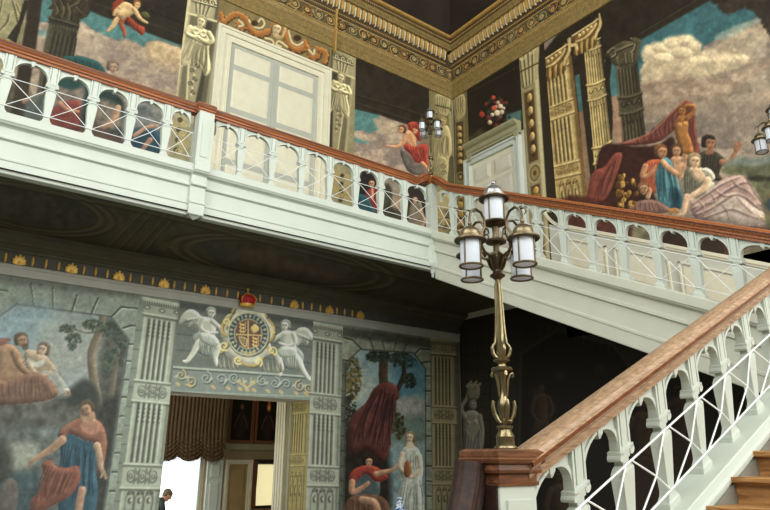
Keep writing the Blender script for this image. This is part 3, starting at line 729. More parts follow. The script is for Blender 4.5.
# ---- three painted pilasters
PB = [(0, .095, 'cap'), (.10, .41, 'flute'), (.11, .20, 'husk'), (.412, .51, 'ring'), (.515, .795, 'flute'), (.525, .615, 'husk'), (.80, .905, 'ring'), (.91, 1., 'tracery')]
PB2 = [(0, .105, 'cap'), (.11, .40, 'flute'), (.12, .21, 'husk'), (.405, .51, 'ring'), (.515, .78, 'flute'), (.525, .61, 'husk'), (.785, .88, 'ring'), (.885, 1., 'tracery')]
PB3 = [(0, .10, 'cap'), (.105, .385, 'flute'), (.115, .2, 'husk'), (.39, .485, 'ring'), (.49, .74, 'flute'), (.50, .585, 'husk'), (.745, .845, 'ring'), (.85, 1., 'tracery')]
for (u0, u1), quad, bands, base, lab in (
        ((2.93, 3.60), [(146.5, 298), (179.5, 304), (156.5, 510), (119, 510)], PB, (158, 164, 154), 'tall painted fluted pilaster left of the doorway, grey-green'),
        ((6.20, 6.88), [(314, 322), (341, 327), (336.6, 510), (306, 510)], PB2, (152, 155, 144), 'tall painted fluted pilaster right of the doorway, grey'),
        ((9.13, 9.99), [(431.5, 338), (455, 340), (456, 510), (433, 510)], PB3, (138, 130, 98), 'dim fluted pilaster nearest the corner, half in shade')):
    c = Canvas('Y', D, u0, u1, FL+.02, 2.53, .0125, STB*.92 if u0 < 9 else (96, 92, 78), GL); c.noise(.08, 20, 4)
    for y in range(330, 520, 19): c.stroke([(100, y+.2*0), (480, y+4)], 1, STD, a=.5, sm=False)
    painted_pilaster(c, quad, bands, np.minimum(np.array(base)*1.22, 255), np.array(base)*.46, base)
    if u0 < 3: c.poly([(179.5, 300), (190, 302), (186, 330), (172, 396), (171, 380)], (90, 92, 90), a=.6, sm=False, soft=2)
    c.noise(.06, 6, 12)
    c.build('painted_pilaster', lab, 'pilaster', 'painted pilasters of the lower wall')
# ---- overdoor with two winged boys and an oval coat of arms
c = Canvas('Y', D, DX0, DX1, DZ, 2.53, .0105, (120, 128, 126), GL); c.noise(.08, 16, 2)
c.poly([(178, 302), (240, 310), (312, 322), (315, 372), (172, 366)], (112, 118, 114), sm=False, soft=2)
for y in (318, 334, 350): c.stroke([(176, y), (320, y+14)], .9, (86, 92, 90), sm=False, a=.8)
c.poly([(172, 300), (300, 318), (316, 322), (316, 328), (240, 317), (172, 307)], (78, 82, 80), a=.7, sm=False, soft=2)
# lower scroll frieze
c.poly([(160, 366.5), (240, 372), (320, 378), (320, 404), (160, 396)], (128, 138, 136), sm=False, soft=.5)
c.stroke([(160, 366), (240, 371.5), (320, 377.5)], 1.6, (172, 180, 174), sm=False); c.stroke([(160, 368), (240, 373.5), (320, 379.5)], 1, (80, 86, 86), sm=False)
c.stroke([(160, 391), (320, 397)], 1.6, (150, 158, 152), sm=False)
for cx, cy, r, f, g in ((181, 375, 5.5, 1, 1), (191, 381, 6, -1, 1), (206, 378, 6.5, 1, 0), (221, 379, 6, -1, 0), (234, 378, 5.5, 1, 0), (262, 381, 5.5, -1, 0), (275, 383, 6, 1, 0), (286, 384, 5, 1, 0), (300, 386, 6, -1, 1), (309, 388, 5, 1, 1)):
    spiral(c, cx+.5, cy+.8, r, 1.4, (78, 86, 86), 2.2, f, cx); spiral(c, cx, cy, r, 1.4, (188, 172, 132) if g else (162, 172, 168), 1.6, f, cx)
for x in (178, 189, 213, 228, 240, 247, 254, 268, 281, 296, 306):
    y = 366+(x-160)*.075+13; c.ell(x, y+4, 2.8, 1.6, (190, 168, 120), rot=.6, a=.9); c.ell(x-2, y-4, 2.4, 1.3, (172, 180, 172), rot=-.5, a=.9)
for s_ in (-1, 1):
    for k in range(3): c.stroke([(247, 388), (247+s_*(3+k*3), 384-k), (247+s_*(4+k*4), 378+k*1.5)], [1.4, 1], (196, 172, 118), a=.9)
def boy(cx, cy, m, s=1.):
    T = lambda x, y: (cx+m*x*s, cy+y*s+x*m*s*.14)
    sk = (188, 190, 182); dk = (88, 94, 92); lt = (222, 224, 216)
    c.poly([T(-6, -8), T(-13, -16), T(-22, -17), T(-30, -9), T(-33, 1), T(-26, -2), T(-22, 2), T(-16, 0), T(-10, 6), T(-5, 2)], (180, 184, 176), rnd=4, k=.4)
    for k in range(5): c.stroke([T(-9-2*k, -11+1*k), T(-14-3.6*k, -4+.8*k)], 1, dk, a=.6)
    for k in range(4): c.stroke([T(-7-2*k, -12+1*k), T(-13-3.6*k, -7+.6*k)], .8, lt, a=.7)
    c.poly([T(-8, 6), T(-18, 14), T(-16, 26), T(-6, 34), T(6, 32), T(12, 18), T(4, 10)], (140, 148, 144), rnd=5, k=.4)
    c.poly([T(-6, -10), T(6, -10), T(9, 0), T(7, 12), T(2, 18), T(-8, 16), T(-9, 2)], sk, rnd=5, k=.42)
    c.limb([T(5, -7), T(12, -2), T(19, 3), T(22, 1)], [6*s, 5*s, 4.5*s, 3*s], sk)
    c.limb([T(-6, -8), T(-8, 2), T(0, 7), T(10, 5)], [6*s, 5*s, 4*s, 3*s], sk)
    c.limb([T(-4, 14), T(-12, 22), T(-17, 32), T(-24, 42), T(-28, 43)], [9*s, 8*s, 6*s, 4.5*s, 3*s], sk)
    c.limb([T(4, 14), T(11, 22), T(8, 33), T(10, 42)], [9*s, 8*s, 6*s, 4.5*s], sk)
    c.folds([T(-10, 10), T(8, 12)], [T(-8, 34), T(4, 32)], 7, dk, lt, 1.2)
    c.poly([T(-9, 8), T(6, 8), T(13, 16), T(6, 22), T(-8, 18)], (176, 182, 176), rnd=4, k=.4, a=.85)
    c.head(*T(3, -16), 6.4*s, (200, 202, 194), (150, 154, 148), .35*m, .1)
boy(208, 327, 1, .88); boy(288, 340, -1, .86)
# acanthus tongues between
for s_, x0 in ((1, 217), (-1, 283)):
    for k in range(5): c.poly([(x0+s_*4.4*k, 366+.07*(x0-200)+s_*.3*k), (x0+s_*(4.4*k+2.2), 352+4*abs(k-2)*.6+.07*(x0-217)), (x0+s_*(4.4*k+4.4), 367+.07*(x0-200)+s_*.3*k)], (146, 142, 126) if k % 2 else (126, 128, 120), sm=False, rnd=2)
# strapwork shield
GLD = (196, 168, 104)
c.poly([(226, 316), (234, 312), (240, 302), (250, 300), (262, 305), (268, 318), (274, 330), (270, 342), (272, 352), (262, 358), (256, 366), (244, 366), (236, 360), (226, 354), (224, 342), (220, 330)], (196, 196, 182), rnd=6, k=.35)
for p, w in (([(229, 316), (222, 325), (223, 333), (230, 338), (226, 346), (221, 352)], 3), ([(234, 311), (229, 318), (226, 328)], 2.2), ([(268, 319), (274, 328), (272, 338), (266, 343), (269, 350), (274, 354)], 3), ([(236, 358), (244, 364), (256, 365), (263, 357)], 2.6), ([(232, 312), (238, 303), (247, 301)], 2.6), ([(254, 302), (263, 308), (266, 317)], 2.6)):
    c.stroke([(x+.9, y+1.1) for x, y in p], w, (112, 104, 78), a=.8); c.stroke(p, w*.75, GLD)
for cx, cy, r, f in ((224, 346, 5, 1), (226, 322, 4, -1), (241, 303, 4.6, 1), (257, 305, 4.6, -1), (272, 329, 4, 1), (272, 351, 5, -1), (238, 360, 4.5, 1), (258, 362, 4.5, -1)):
    spiral(c, cx, cy, r, 1.3, (222, 204, 146), 1.8, f, 1.)
c.ell(248.6, 335, 21.5, 22.5, (92, 96, 90)); c.ell(248, 334, 21, 22, (196, 190, 160)); c.ell(248, 334, 19.5, 20.5, (70, 96, 116)); c.ell(248, 334, 14.4, 15.4, (200, 186, 140)); c.ell(248, 334, 13.4, 14.4, (126, 96, 88))
for k in range(26):
    a = 2*PI*k/26; x, y = 248+17.2*math.cos(a), 334+18*math.sin(a)
    tx, ty = -math.sin(a), math.cos(a); g = (214, 200, 150)
    c.stroke([(x-1.7*math.cos(a), y-1.7*math.sin(a)), (x+1.7*math.cos(a), y+1.7*math.sin(a))], .9, g, sm=False)
    if k % 3: c.stroke([(x-1*tx, y-1*ty), (x+1*tx, y+1*ty)], .8, g, sm=False)
gd = (218, 190, 116)
for x0, y0, w, h_, cl in ((237, 322, 10, 11, (122, 84, 84)), (249, 323, 11, 11, (108, 84, 88)), (237, 335, 11, 11, (104, 88, 96)), (250, 335.5, 10, 11, (122, 80, 80))):
    c.poly([(x0, y0), (x0+w, y0+.8), (x0+w, y0+h_), (x0, y0+h_-.8)], cl, sm=False)
def beast(x, y, f=1):
    c.ell(x, y, 2.6, .9, gd, soft=.4); c.ell(x-2.4*f, y-1, 1.1, 1, gd, soft=.4)
    for q in (-1.6, 1.4): c.stroke([(x+q, y+.5), (x+q-.5*f, y+2)], .8, gd, sm=False, soft=.4)
    c.stroke([(x+2.4*f, y), (x+3.4*f, y-1.6), (x+2.6*f, y-2.2)], .7, gd, soft=.4)
for x0, y0 in ((242, 324.6), (255, 338.6)):
    for k in range(3): beast(x0+.4, y0+k*3.5)
c.poly([(254.5, 324), (257.5, 326), (259, 329), (257, 332), (253.6, 333.4), (251, 331), (250.6, 327.5)], gd, soft=.5, rnd=2, k=.4); beast(254.6, 328.4)
c.stroke([(239, 337), (241, 343), (245.6, 346.4), (246.6, 340), (243, 337.4), (239, 337)], 1.1, gd, soft=.4)
for k in range(3): c.stroke([(241+k*1.5, 338.2), (242.4+k*1.4, 344.6-k*.3)], .5, gd, soft=.35)
c.stroke([(236, 334.5), (261, 335.5)], 1.2, gd, sm=False, soft=.45); c.stroke([(248, 321), (248, 348)], 1.2, gd, sm=False, soft=.45)
c.poly([(240, 350), (247, 352), (256, 350), (252, 356), (246, 356)], (186, 172, 130), a=.8)
c.noise(.05, 4, 8)
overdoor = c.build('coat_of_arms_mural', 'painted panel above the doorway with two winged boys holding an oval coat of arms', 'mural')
# ---- right picture
c = Canvas('Y', D, 6.88, 9.13, -1.2, 2.53, .0125, STB, GL); stone_bg(c, (132, 136, 122))
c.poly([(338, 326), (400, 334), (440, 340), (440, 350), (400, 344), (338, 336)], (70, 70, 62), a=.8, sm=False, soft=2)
for p in ([(344, 338), (352, 340), (362, 350)], [(369.5, 339), (373, 349.5)], [(382, 341), (384, 350)], [(396, 343), (393.5, 352)], [(406, 345), (403, 353)], [(415, 354), (420, 349), (431, 350)], [(422, 363), (425, 362), (431, 362)], [(343, 360), (350, 361)]) + tuple([(x, y), (x+7, y+.3)] for y in range(376, 515, 15) for x in (424, 341)):
    c.stroke(p, 1.5, (46, 46, 40), sm=False, a=1.); c.stroke([(x, y+1.2) for x, y in p], .8, (170, 172, 152), sm=False, a=.8)
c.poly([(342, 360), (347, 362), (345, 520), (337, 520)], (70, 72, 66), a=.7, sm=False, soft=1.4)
IN = [(346.5, 363), (360, 350), (413, 353.5), (424.5, 369), (425, 525), (344, 525)]
c.stroke(IN+[IN[0]], 2.6, (66, 66, 58), sm=False, a=.9); c.poly(IN, (124, 146, 152), sm=False)
def right_scene():
    c.poly([(395, 352), (426, 366), (426, 430), (398, 420)], (78, 128, 152), a=.85, soft=7)
    c.poly([(344, 388), (360, 372), (372, 380), (368, 400), (344, 402)], (156, 160, 150), a=.7, soft=6)
    c.poly([(392, 402), (412, 396), (426, 400), (426, 418), (396, 420)], (168, 150, 140), a=.75, soft=4)
    c.poly([(390, 418), (426, 416), (426, 440), (392, 440)], (104, 120, 112), a=.8, soft=4)
    rg = random.Random(5)
    c.stroke([(384, 350), (383, 375), (384, 390), (380, 420)], [9, 9, 10, 12], (76, 62, 46), rnd=.4)
    c.stroke([(402, 362), (404, 372), (400, 384), (394, 398), (393, 420)], [3, 4, 5, 5, 6], (66, 54, 42), rnd=.4)
    for cx, cy, rx, ry, n, a_, b_ in ((352, 378, 9, 22, 190, (54, 52, 30), (140, 118, 60)), (378, 356, 12, 6, 130, (30, 38, 30), (76, 86, 64)), (402, 360, 13, 8, 110, (30, 44, 40), (80, 98, 84)), (409, 381, 7, 7, 70, (28, 38, 28), (76, 88, 60)), (398, 426, 7, 13, 110, (36, 40, 26), (100, 96, 58)), (350, 420, 8, 26, 150, (32, 30, 22), (78, 68, 42))):
        for _ in range(n):
            a, r = rg.uniform(0, 6.28), rg.random()**.5
            c.ell(cx+rx*r*math.cos(a), cy+ry*r*math.sin(a), rg.uniform(1, 2.2), rg.uniform(.8, 1.6), mix(a_, b_, rg.random()), rot=rg.uniform(0, 3), a=.8, soft=.5)
    c.poly([(344, 430), (360, 420), (372, 430), (384, 440), (390, 470), (385, 525), (344, 525)], (44, 36, 31), a=.95, soft=4, tex=.3)
    # hung cloak
    c.poly([(350, 420), (366, 402), (374, 388), (386, 382), (396, 386), (399, 398), (394, 402), (391, 420), (390, 448), (382, 462), (366, 450), (350, 452)], (100, 54, 50), rnd=7, k=.5)
    c.folds([(376, 388), (386, 384), (395, 392)], [(350, 446), (368, 452), (390, 450)], 17, (46, 22, 24), (140, 86, 78), 1.5)
    c.poly([(384, 402), (392, 400), (393, 408), (388, 420), (381, 420)], (58, 34, 34), a=.6, soft=2)
    # seated man in red
    c.poly([(350, 490), (352, 476), (360, 470), (372, 468), (378, 474), (380, 492), (372, 502), (356, 502)], (78, 94, 100), rnd=5, k=.5)
    c.poly([(349, 488), (350, 474), (358, 467), (370, 465), (382, 470), (388, 478), (376, 482), (366, 474), (356, 482), (354, 492)], (154, 62, 52), rnd=4, k=.5)
    c.limb([(352, 482), (352, 492), (362, 488), (368, 483)], [6, 6, 5, 4], (176, 132, 106))
    c.limb([(376, 474), (384, 472), (392, 470), (398, 465)], [6, 5, 4, 3.2], (178, 136, 110))
    c.poly([(347, 500), (366, 494), (384, 498), (390, 512), (380, 525), (346, 525)], (104, 74, 58), rnd=6, k=.5); c.folds([(352, 498), (380, 500)], [(352, 520), (386, 518)], 6, (88, 58, 48), (166, 124, 100), 1.3)
    c.limb([(362, 500), (374, 503), (378, 515)], [8, 8, 7], (178, 134, 108))
    c.head(367.5, 462, 5.2, (182, 136, 110), (42, 36, 32), .75)
    # standing woman in white holding a jar
    c.poly([(401, 452), (406, 446), (414, 446), (420, 452), (423, 470), (421, 488), (424, 525), (396, 525), (397, 500), (402, 482), (398, 468)], (186, 190, 182), rnd=6, k=.4)
    c.folds([(402, 482), (412, 486), (420, 478)], [(398, 522), (410, 524), (422, 522)], 9, (112, 116, 114), (222, 224, 214), 1.3)
    c.folds([(402, 456), (418, 456)], [(402, 476), (420, 474)], 5, (130, 132, 128), (220, 222, 212), 1.)
    c.limb([(402, 454), (400, 466), (404, 472), (408, 470)], [5, 4.5, 4, 3], (204, 182, 162)); c.limb([(419, 456), (420, 468), (414, 476), (409, 477)], [5.5, 5, 4, 3], (208, 188, 168))
    c.poly([(405, 462), (409, 461), (411, 468), (410, 476), (405, 477), (403.6, 469)], (158, 94, 60), rnd=3, k=.5)
    c.poly([(408, 442), (412, 442), (414, 448), (406, 448)], (206, 182, 162))
    c.head(410, 437.5, 5.4, (208, 184, 164), (140, 112, 82), -.2, 0, True); c.stroke([(414, 438), (416, 446)], 2, (140, 112, 82), a=.8); c.stroke([(406, 438), (405, 446)], 1.8, (140, 112, 82), a=.8)
inside(right_scene)
c.noise(.16, 5, 32); c.noise(.10, 1.8, 42)
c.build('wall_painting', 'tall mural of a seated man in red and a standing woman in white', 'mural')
# ---- right wall below the stair, its shade put into the dark paint
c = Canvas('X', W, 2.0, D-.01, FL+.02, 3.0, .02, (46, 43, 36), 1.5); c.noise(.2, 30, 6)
def blocks(x0, x1):
    for y in range(330, 520, 13): c.stroke([(x0, y), (x1, y-1)], 1, (26, 25, 22), a=.8, sm=False)
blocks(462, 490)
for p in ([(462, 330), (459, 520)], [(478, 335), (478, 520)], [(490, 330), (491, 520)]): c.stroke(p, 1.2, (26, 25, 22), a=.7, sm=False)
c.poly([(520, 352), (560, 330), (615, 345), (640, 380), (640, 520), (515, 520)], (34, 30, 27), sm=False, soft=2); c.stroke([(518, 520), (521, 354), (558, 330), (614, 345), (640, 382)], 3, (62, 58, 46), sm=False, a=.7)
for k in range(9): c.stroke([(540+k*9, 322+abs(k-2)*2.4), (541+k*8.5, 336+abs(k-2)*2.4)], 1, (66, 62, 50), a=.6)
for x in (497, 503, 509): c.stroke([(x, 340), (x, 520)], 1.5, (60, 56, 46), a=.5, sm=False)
# caryatid with a basket on her head
sg = (112, 112, 106)
c.poly([(464, 416), (468, 411), (476, 411), (481, 418), (483, 440), (482, 520), (463, 520), (464, 440)], sg, rnd=5, k=.45)
c.limb([(465, 417), (461.5, 408), (467, 398), (470, 388)], [5, 4, 3.5, 3], sg); c.limb([(480, 416), (482.5, 430), (482, 446)], [4.5, 4, 3.5], sg)
c.ell(475.5, 422, 2.6, 2.8, (126, 126, 120), rnd=2, k=.5); c.ell(469, 423, 2.4, 2.6, (118, 118, 112), rnd=2, k=.5)
c.poly([(464, 434), (474, 438), (482, 433), (482, 520), (463, 520)], (92, 92, 88), rnd=4, k=.4); c.folds([(466, 434), (480, 434)], [(465, 500), (481, 500)], 6, (70, 70, 68), (166, 166, 158), 1.1)
c.head(473, 405, 4.6, (120, 120, 114), (84, 84, 80), .2, 0, True)
c.poly([(468, 399), (478, 399), (480, 390), (477, 384), (470, 384), (467, 390)], (104, 102, 92), rnd=3, k=.5, tex=.3, ts=2)
for k in range(8): c.ell(467.5+k*1.8, 386-(k % 3)*2, 1.5, 1.5, (122, 118, 104), soft=.5)
# dim painted figures beyond the balusters
for cx, cy, s in ((542, 398, .6), (642, 420, 1.), (678, 405, .9), (560, 490, .8), (700, 470, .8)):
    fl = (60, 48, 38); T = lambda x, y: (cx+x*s, cy+y*s)
    c.poly([T(-12, 2), T(-5, -8), T(5, -8), T(12, 2), T(10, 30), T(14, 60), T(10, 90), T(-10, 90), T(-12, 60), T(-9, 30)], fl, rnd=9*s, k=.5, soft=2)
    c.limb([T(11, 0), T(18, 20), T(10, 36)], [8*s, 7*s, 5*s], fl); c.limb([T(-11, 0), T(-17, 22), T(-6, 40)], [8*s, 7*s, 5*s], fl)
    c.poly([T(-13, 44), T(12, 40), T(16, 90), T(-14, 90)], (56, 44, 36), rnd=6, soft=2); c.head(*T(0, -16), 8*s, fl, (40, 30, 24), -.3)
for cx, cy in ((536, 392), (560, 375), (600, 370), (590, 400)): c.ell(cx, cy, 5, 4, (64, 56, 46), a=.5, soft=3)
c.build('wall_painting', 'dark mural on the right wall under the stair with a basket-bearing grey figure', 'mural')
# ---- painted underside of the gallery
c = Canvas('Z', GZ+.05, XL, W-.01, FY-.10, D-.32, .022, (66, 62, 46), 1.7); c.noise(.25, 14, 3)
def ring_band(cx, cy, rx, ry, rot, col, w):
    a = np.linspace(0, 2*PI, 60); q, r = math.cos(rot), math.sin(rot)
    c.stroke([(cx+rx*math.cos(t)*q-ry*math.sin(t)*r, cy+rx*math.cos(t)*r+ry*math.sin(t)*q) for t in a], w, col, sm=False, soft=1, a=.8)
for cx, cy, rx, ry, rot in ((30, 207, 84, 24, .19), (282, 262, 112, 22, .155)):
    c.ell(cx, cy, rx*.8, ry*.72, (60, 56, 48), rot=rot, soft=3, tex=.35, ts=6)
    for f, col, w in ((1.05, (44, 40, 30), 2), (.99, (92, 86, 64), 2.4), (.92, (50, 46, 34), 2), (.86, (98, 92, 68), 1.8), (.8, (44, 40, 32), 1.6)): ring_band(cx, cy, rx*f, ry*f, rot, col, w)
c.poly([(232, 252), (262, 250), (300, 262), (350, 276), (340, 280), (280, 270), (240, 262)], (96, 74, 62), a=.55, soft=4, tex=.3); c.poly([(205, 248), (230, 248), (236, 258), (214, 260)], (60, 66, 70), a=.6, soft=4)
for p in ([(150, 203), (108, 247)], [(158, 206), (118, 250)], [(170, 210), (132, 254)], [(178, 212), (140, 256)]): c.stroke(p, 1.7, (98, 92, 68), a=.75, sm=False, soft=.8); c.stroke([(x+2, y) for x, y in p], 1.5, (40, 37, 28), a=.75, sm=False, soft=.8)
for p in ([(-40, 174), (150, 212), (430, 283)], [(-60, 232), (140, 262), (450, 318)]): c.stroke(p, 2, (92, 86, 64), a=.6, sm=False, soft=.8); c.stroke([(x, y+2.4) for x, y in p], 1.6, (40, 37, 28), a=.6, sm=False, soft=.8)
rg = random.Random(2)
for k in range(26): spiral(c, rg.uniform(120, 180), rg.uniform(215, 250), rg.uniform(2, 5), 1.4, (94, 86, 60), 1, rg.choice((-1, 1)), rg.uniform(0, 6), a=.5)
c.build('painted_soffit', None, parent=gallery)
# ------------------------------------------------------------------ upper hall murals
GU = 1.0
def crop(ox, oy, k): return lambda *q: [(ox+x/k, oy+y/k) for x, y in (q[0] if len(q) == 1 else q)]
SKY = (78, 132, 140); DKB = (52, 47, 36)
def clouds(c, edge, base, hi, lo, depth=30, sc=9, seed=1):
    """billowing cloud body below an edge line (photo px)"""
    c.poly(list(edge), base, sm=True, soft=1.2, ragged=2.2, tex=.10, ts=sc)
def mottled(c, pts, a, b, sc, seed, al=.8, soft=5, thr=.5, wid=.12):
    p = catmull(pts); k = c.C.copy(); c.C[:] = 0; c.poly(pts, (1, 1, 1), soft=soft); m = c.C[:, 0].copy(); c.C[:] = k
    n = fbm(c.X/sc, c.Y/(sc*.55), seed, 5); t = np.clip((n-thr)/wid+.5, 0, 1)[:, None]
    col = np.array(a, float)*(1-t)+np.array(b, float)*t; m = (m*al)[:, None]; c.C[:] = c.C*(1-m)+col*m
# ---- left part of the back wall
c = Canvas('Y', D, -.9, 3.14, 3.72, 8.75, .0165, (158, 146, 140), GU); c.noise(.12, 18, 4)
mottled(c, [(36, 10), (190, 20), (190, 170), (0, 150), (0, 40)], (150, 136, 130), (176, 160, 146), 16, 3, .8)
c.poly([(30, -5), (100, -8), (190, 10), (190, 50), (180, 48), (172, 45), (159, 41), (148, 42), (144, 47), (138, 44), (128, 39), (119, 39), (121, 43), (112, 38), (99, 34), (90, 28), (84, 22), (70, 24), (36, 22), (36, 8)], SKY, sm=False, soft=.9, ragged=1.2, tex=.1)
c.poly([(36, 30), (48, 31), (46, 36), (36, 35)], (96, 148, 152), a=.7, soft=1.5); c.poly([(80, 24), (92, 31), (104, 34), (94, 36), (82, 30)], (196, 184, 170), a=.6, soft=2)
c.poly([(146, 46), (150, 42), (160, 41), (172, 46), (182, 50), (180, 74), (160, 72), (146, 58)], (188, 166, 134), a=.85, soft=3, tex=.15, rnd=6, k=.25)
c.poly([(120, 42), (130, 41), (140, 47), (142, 56), (128, 54)], (172, 154, 138), a=.8, soft=2.5)
mottled(c, [(90, 50), (180, 70), (180, 98), (100, 80)], (146, 132, 128), (170, 154, 142), 12, 8, .7)
# dark beam
c.poly([(84, -10), (200, -10), (200, 52), (180, 45), (100, 15.5), (88, 10)], DKB, sm=False, soft=.9, tex=.2, ts=8); c.stroke([(96, 4), (190, 38)], 1.2, (74, 68, 52), a=.6, sm=False); c.stroke([(110, -4), (190, 26)], 1.2, (36, 32, 26), a=.8, sm=False)
# left herm fragment and dark pier
c.poly([(-60, -20), (30, -20), (20, 45), (4, 130), (-60, 130)], (150, 148, 116), sm=False, soft=.8, tex=.12)
for p in ([(2, 0), (-1, 14), (-10, 20)], [(12, 0), (16, 14), (18, 26)], [(9, 14), (6, 24), (-4, 34)], [(22, 4), (24, 12)], [(16, 4), (20, 14)]): c.stroke(p, [1, 2.4, 1], (84, 80, 62)); c.stroke([(x+1.6, y) for x, y in p], [.8, 1.4, .8], (188, 184, 150), a=.8)
c.poly([(24, 0), (30, 0), (16, 44), (7, 38), (18, 22)], (52, 48, 36), sm=False)
c.poly([(30.5, -12), (44, -12), (36, 47), (24, 118), (10, 118), (22, 44)], (58, 48, 36), sm=False, soft=.8, tex=.15); c.poly([(22, 26), (27, 20), (16, 60), (6, 120), (1, 120), (14, 58)], (128, 126, 98), sm=False, soft=.8)
# fluted column
c.poly([(50, 17), (79, 26), (72, 61), (62, 122), (34, 112), (43, 51)], (70, 68, 54), sm=False, soft=.8, rnd=8, k=.35, L=(-1, 0))
for k in range(6):
    t = k/5.5; c.stroke([(53+t*24, 32+t*8), (46+t*25, 62+t*8), (37+t*25, 112+t*8)], 1.5, (88, 86, 70), a=.8, sm=False); c.stroke([(54.8+t*24, 32+t*8), (47.8+t*25, 62+t*8), (38.8+t*25, 112+t*8)], 1.3, (40, 38, 30), a=.9, sm=False)
c.poly([(49, 17), (79, 25), (78, 31), (48, 23)], (56, 54, 42), sm=False, tex=.3, ts=2); c.stroke([(48, 16.5), (79, 25.5)], 1.8, (96, 92, 72)); c.stroke([(48, 18.5), (79, 27.5)], 1, (36, 34, 26))
for k in range(9): c.ell(51+k*3.2, 24+k*.9, .9, 1.8, (90, 88, 70), soft=.5)
c.poly([(50, -10), (86, -10), (90, 12), (87, 17), (80, 20), (79, 25), (50, 17), (53, 10), (47, 9), (52, 4)], (66, 62, 46), sm=False, tex=.35, ts=3)
for p in ([(54, 2), (58, 10), (56, 15)], [(60, 0), (64, 9), (62, 17)], [(68, 4), (70, 12), (69, 20)], [(76, 6), (82, 12), (86, 13)], [(70, 7), (78, 3), (81, -3)]): c.stroke(p, [1.6, 2.4, 1], (104, 98, 72), a=.9); c.stroke([(x+1.8, y+.6) for x, y in p], 1.2, (34, 32, 24), a=.8)
# flying boy
SK = (196, 166, 124); RD = (150, 62, 42)
c.poly([(120, -2), (112.5, 4), (112.5, 14), (117, 16), (121, 8), (124, 0)], RD, rnd=3, k=.5)
c.poly([(128, 16), (133, 20), (138.5, 25), (144.6, 28), (143, 35.4), (137, 32), (132, 28), (127, 23)], RD, rnd=3, k=.5); c.folds([(129, 18), (138, 24)], [(132, 30), (143, 34)], 4, (104, 36, 28), (196, 104, 72), 1)
c.poly([(140.5, 13), (146, 12), (150, 17), (145, 18)], (98, 96, 58), rnd=2)
c.limb([(121, 18), (116, 21), (113, 26), (109, 30), (107.5, 31)], [7, 6, 4.6, 3.4, 2.6], SK); c.limb([(123, 18), (121, 24), (124, 31), (124.6, 36)], [6, 5, 4, 3], (160, 86, 58))
c.poly([(118, 7), (124, 2), (131, 4), (136, 9), (133, 14), (128, 17), (122, 19), (117, 16)], SK, rnd=4, k=.4); c.ell(122, 11, 4, 3.4, (216, 190, 146), soft=1.5)
c.limb([(134, 9), (137.5, 15), (141, 19.5), (147, 23)], [5, 4.4, 3.4, 2], SK); c.limb([(119, 8), (115, 12), (114, 15)], [4, 3.5, 3], SK)
c.head(136.5, 5, 4.4, (206, 172, 126), (136, 92, 52), .5, .3)
# boy above the rail with teal hanging
c.poly([(60, 62), (74, 56), (84, 57), (98, 62), (106, 72), (112, 84), (100, 120), (58, 110)], (38, 84, 88), rnd=5, k=.35, tex=.15); c.folds([(74, 58), (100, 66)], [(76, 80), (100, 90)], 4, (20, 52, 56), (66, 116, 118), 1.4)
c.head(112.5, 67.5, 6.2, (168, 138, 124), (116, 104, 90), .35, .1)
c.ell(135, 77, 1.3, 3, (170, 140, 106))
# dim foot of the mural seen between the balusters
c.poly([(48, 84), (60, 78), (82, 86), (88, 104), (82, 130), (44, 122)], (124, 116, 112), soft=3, tex=.3, ts=6); c.poly([(50, 80), (66, 76), (82, 84), (70, 90)], (40, 80, 82), soft=1.5)
c.poly([(60, 104), (72, 100), (82, 104), (84, 130), (50, 128), (46, 116)], (128, 66, 62), rnd=5, k=.4, soft=1); c.limb([(60, 104), (68, 110), (78, 112)], [5, 4, 3], (168, 126, 108))
c.poly([(84, 96), (96, 88), (112, 92), (124, 104), (124, 144), (84, 134)], (44, 68, 68), soft=2, tex=.25); c.poly([(92, 104), (106, 100), (120, 110), (120, 128), (96, 126)], (128, 120, 112), soft=3, tex=.25); c.limb([(118, 108), (112, 122), (100, 130)], [6, 6, 5], (174, 138, 116)); c.poly([(86, 122), (104, 128), (122, 138), (120, 150), (84, 140)], (96, 78, 74), soft=3)
c.poly([(126, 104), (140, 100), (160, 110), (164, 130), (158, 160), (124, 148)], (122, 128, 132), soft=2, tex=.2); c.poly([(130, 106), (150, 108), (150, 116), (132, 114)], (84, 98, 108), a=.7, soft=2); c.poly([(128, 132), (144, 128), (160, 134), (156, 160), (124, 150)], (44, 78, 102), rnd=5, soft=1.5); c.limb([(134, 136), (146, 128), (156, 126)], [4, 4, 3], (170, 134, 114)); c.limb([(150, 140), (142, 150)], [5, 4], (160, 124, 106))
c.poly([(12, 80), (24, 84), (34, 100), (40, 124), (-4, 124)], (70, 68, 58), a=.7, soft=3); spiral(c, 4, 86, 5, 1.3, (196, 190, 164), 1.8); spiral(c, 2, 100, 4, 1.3, (186, 176, 140), 1.6, -1)
c.limb([(24, 102), (32, 98), (42, 94)], [5, 4, 3], (168, 132, 116)); c.poly([(28, 100), (44, 94), (46, 120), (24, 116)], (84, 104, 108), a=.7, soft=2)
c.noise(.14, 4, 21); c.noise(.10, 1.6, 22)
c.build('wall_painting', 'upper left mural of a dark column, pink clouds and a flying boy', 'mural')
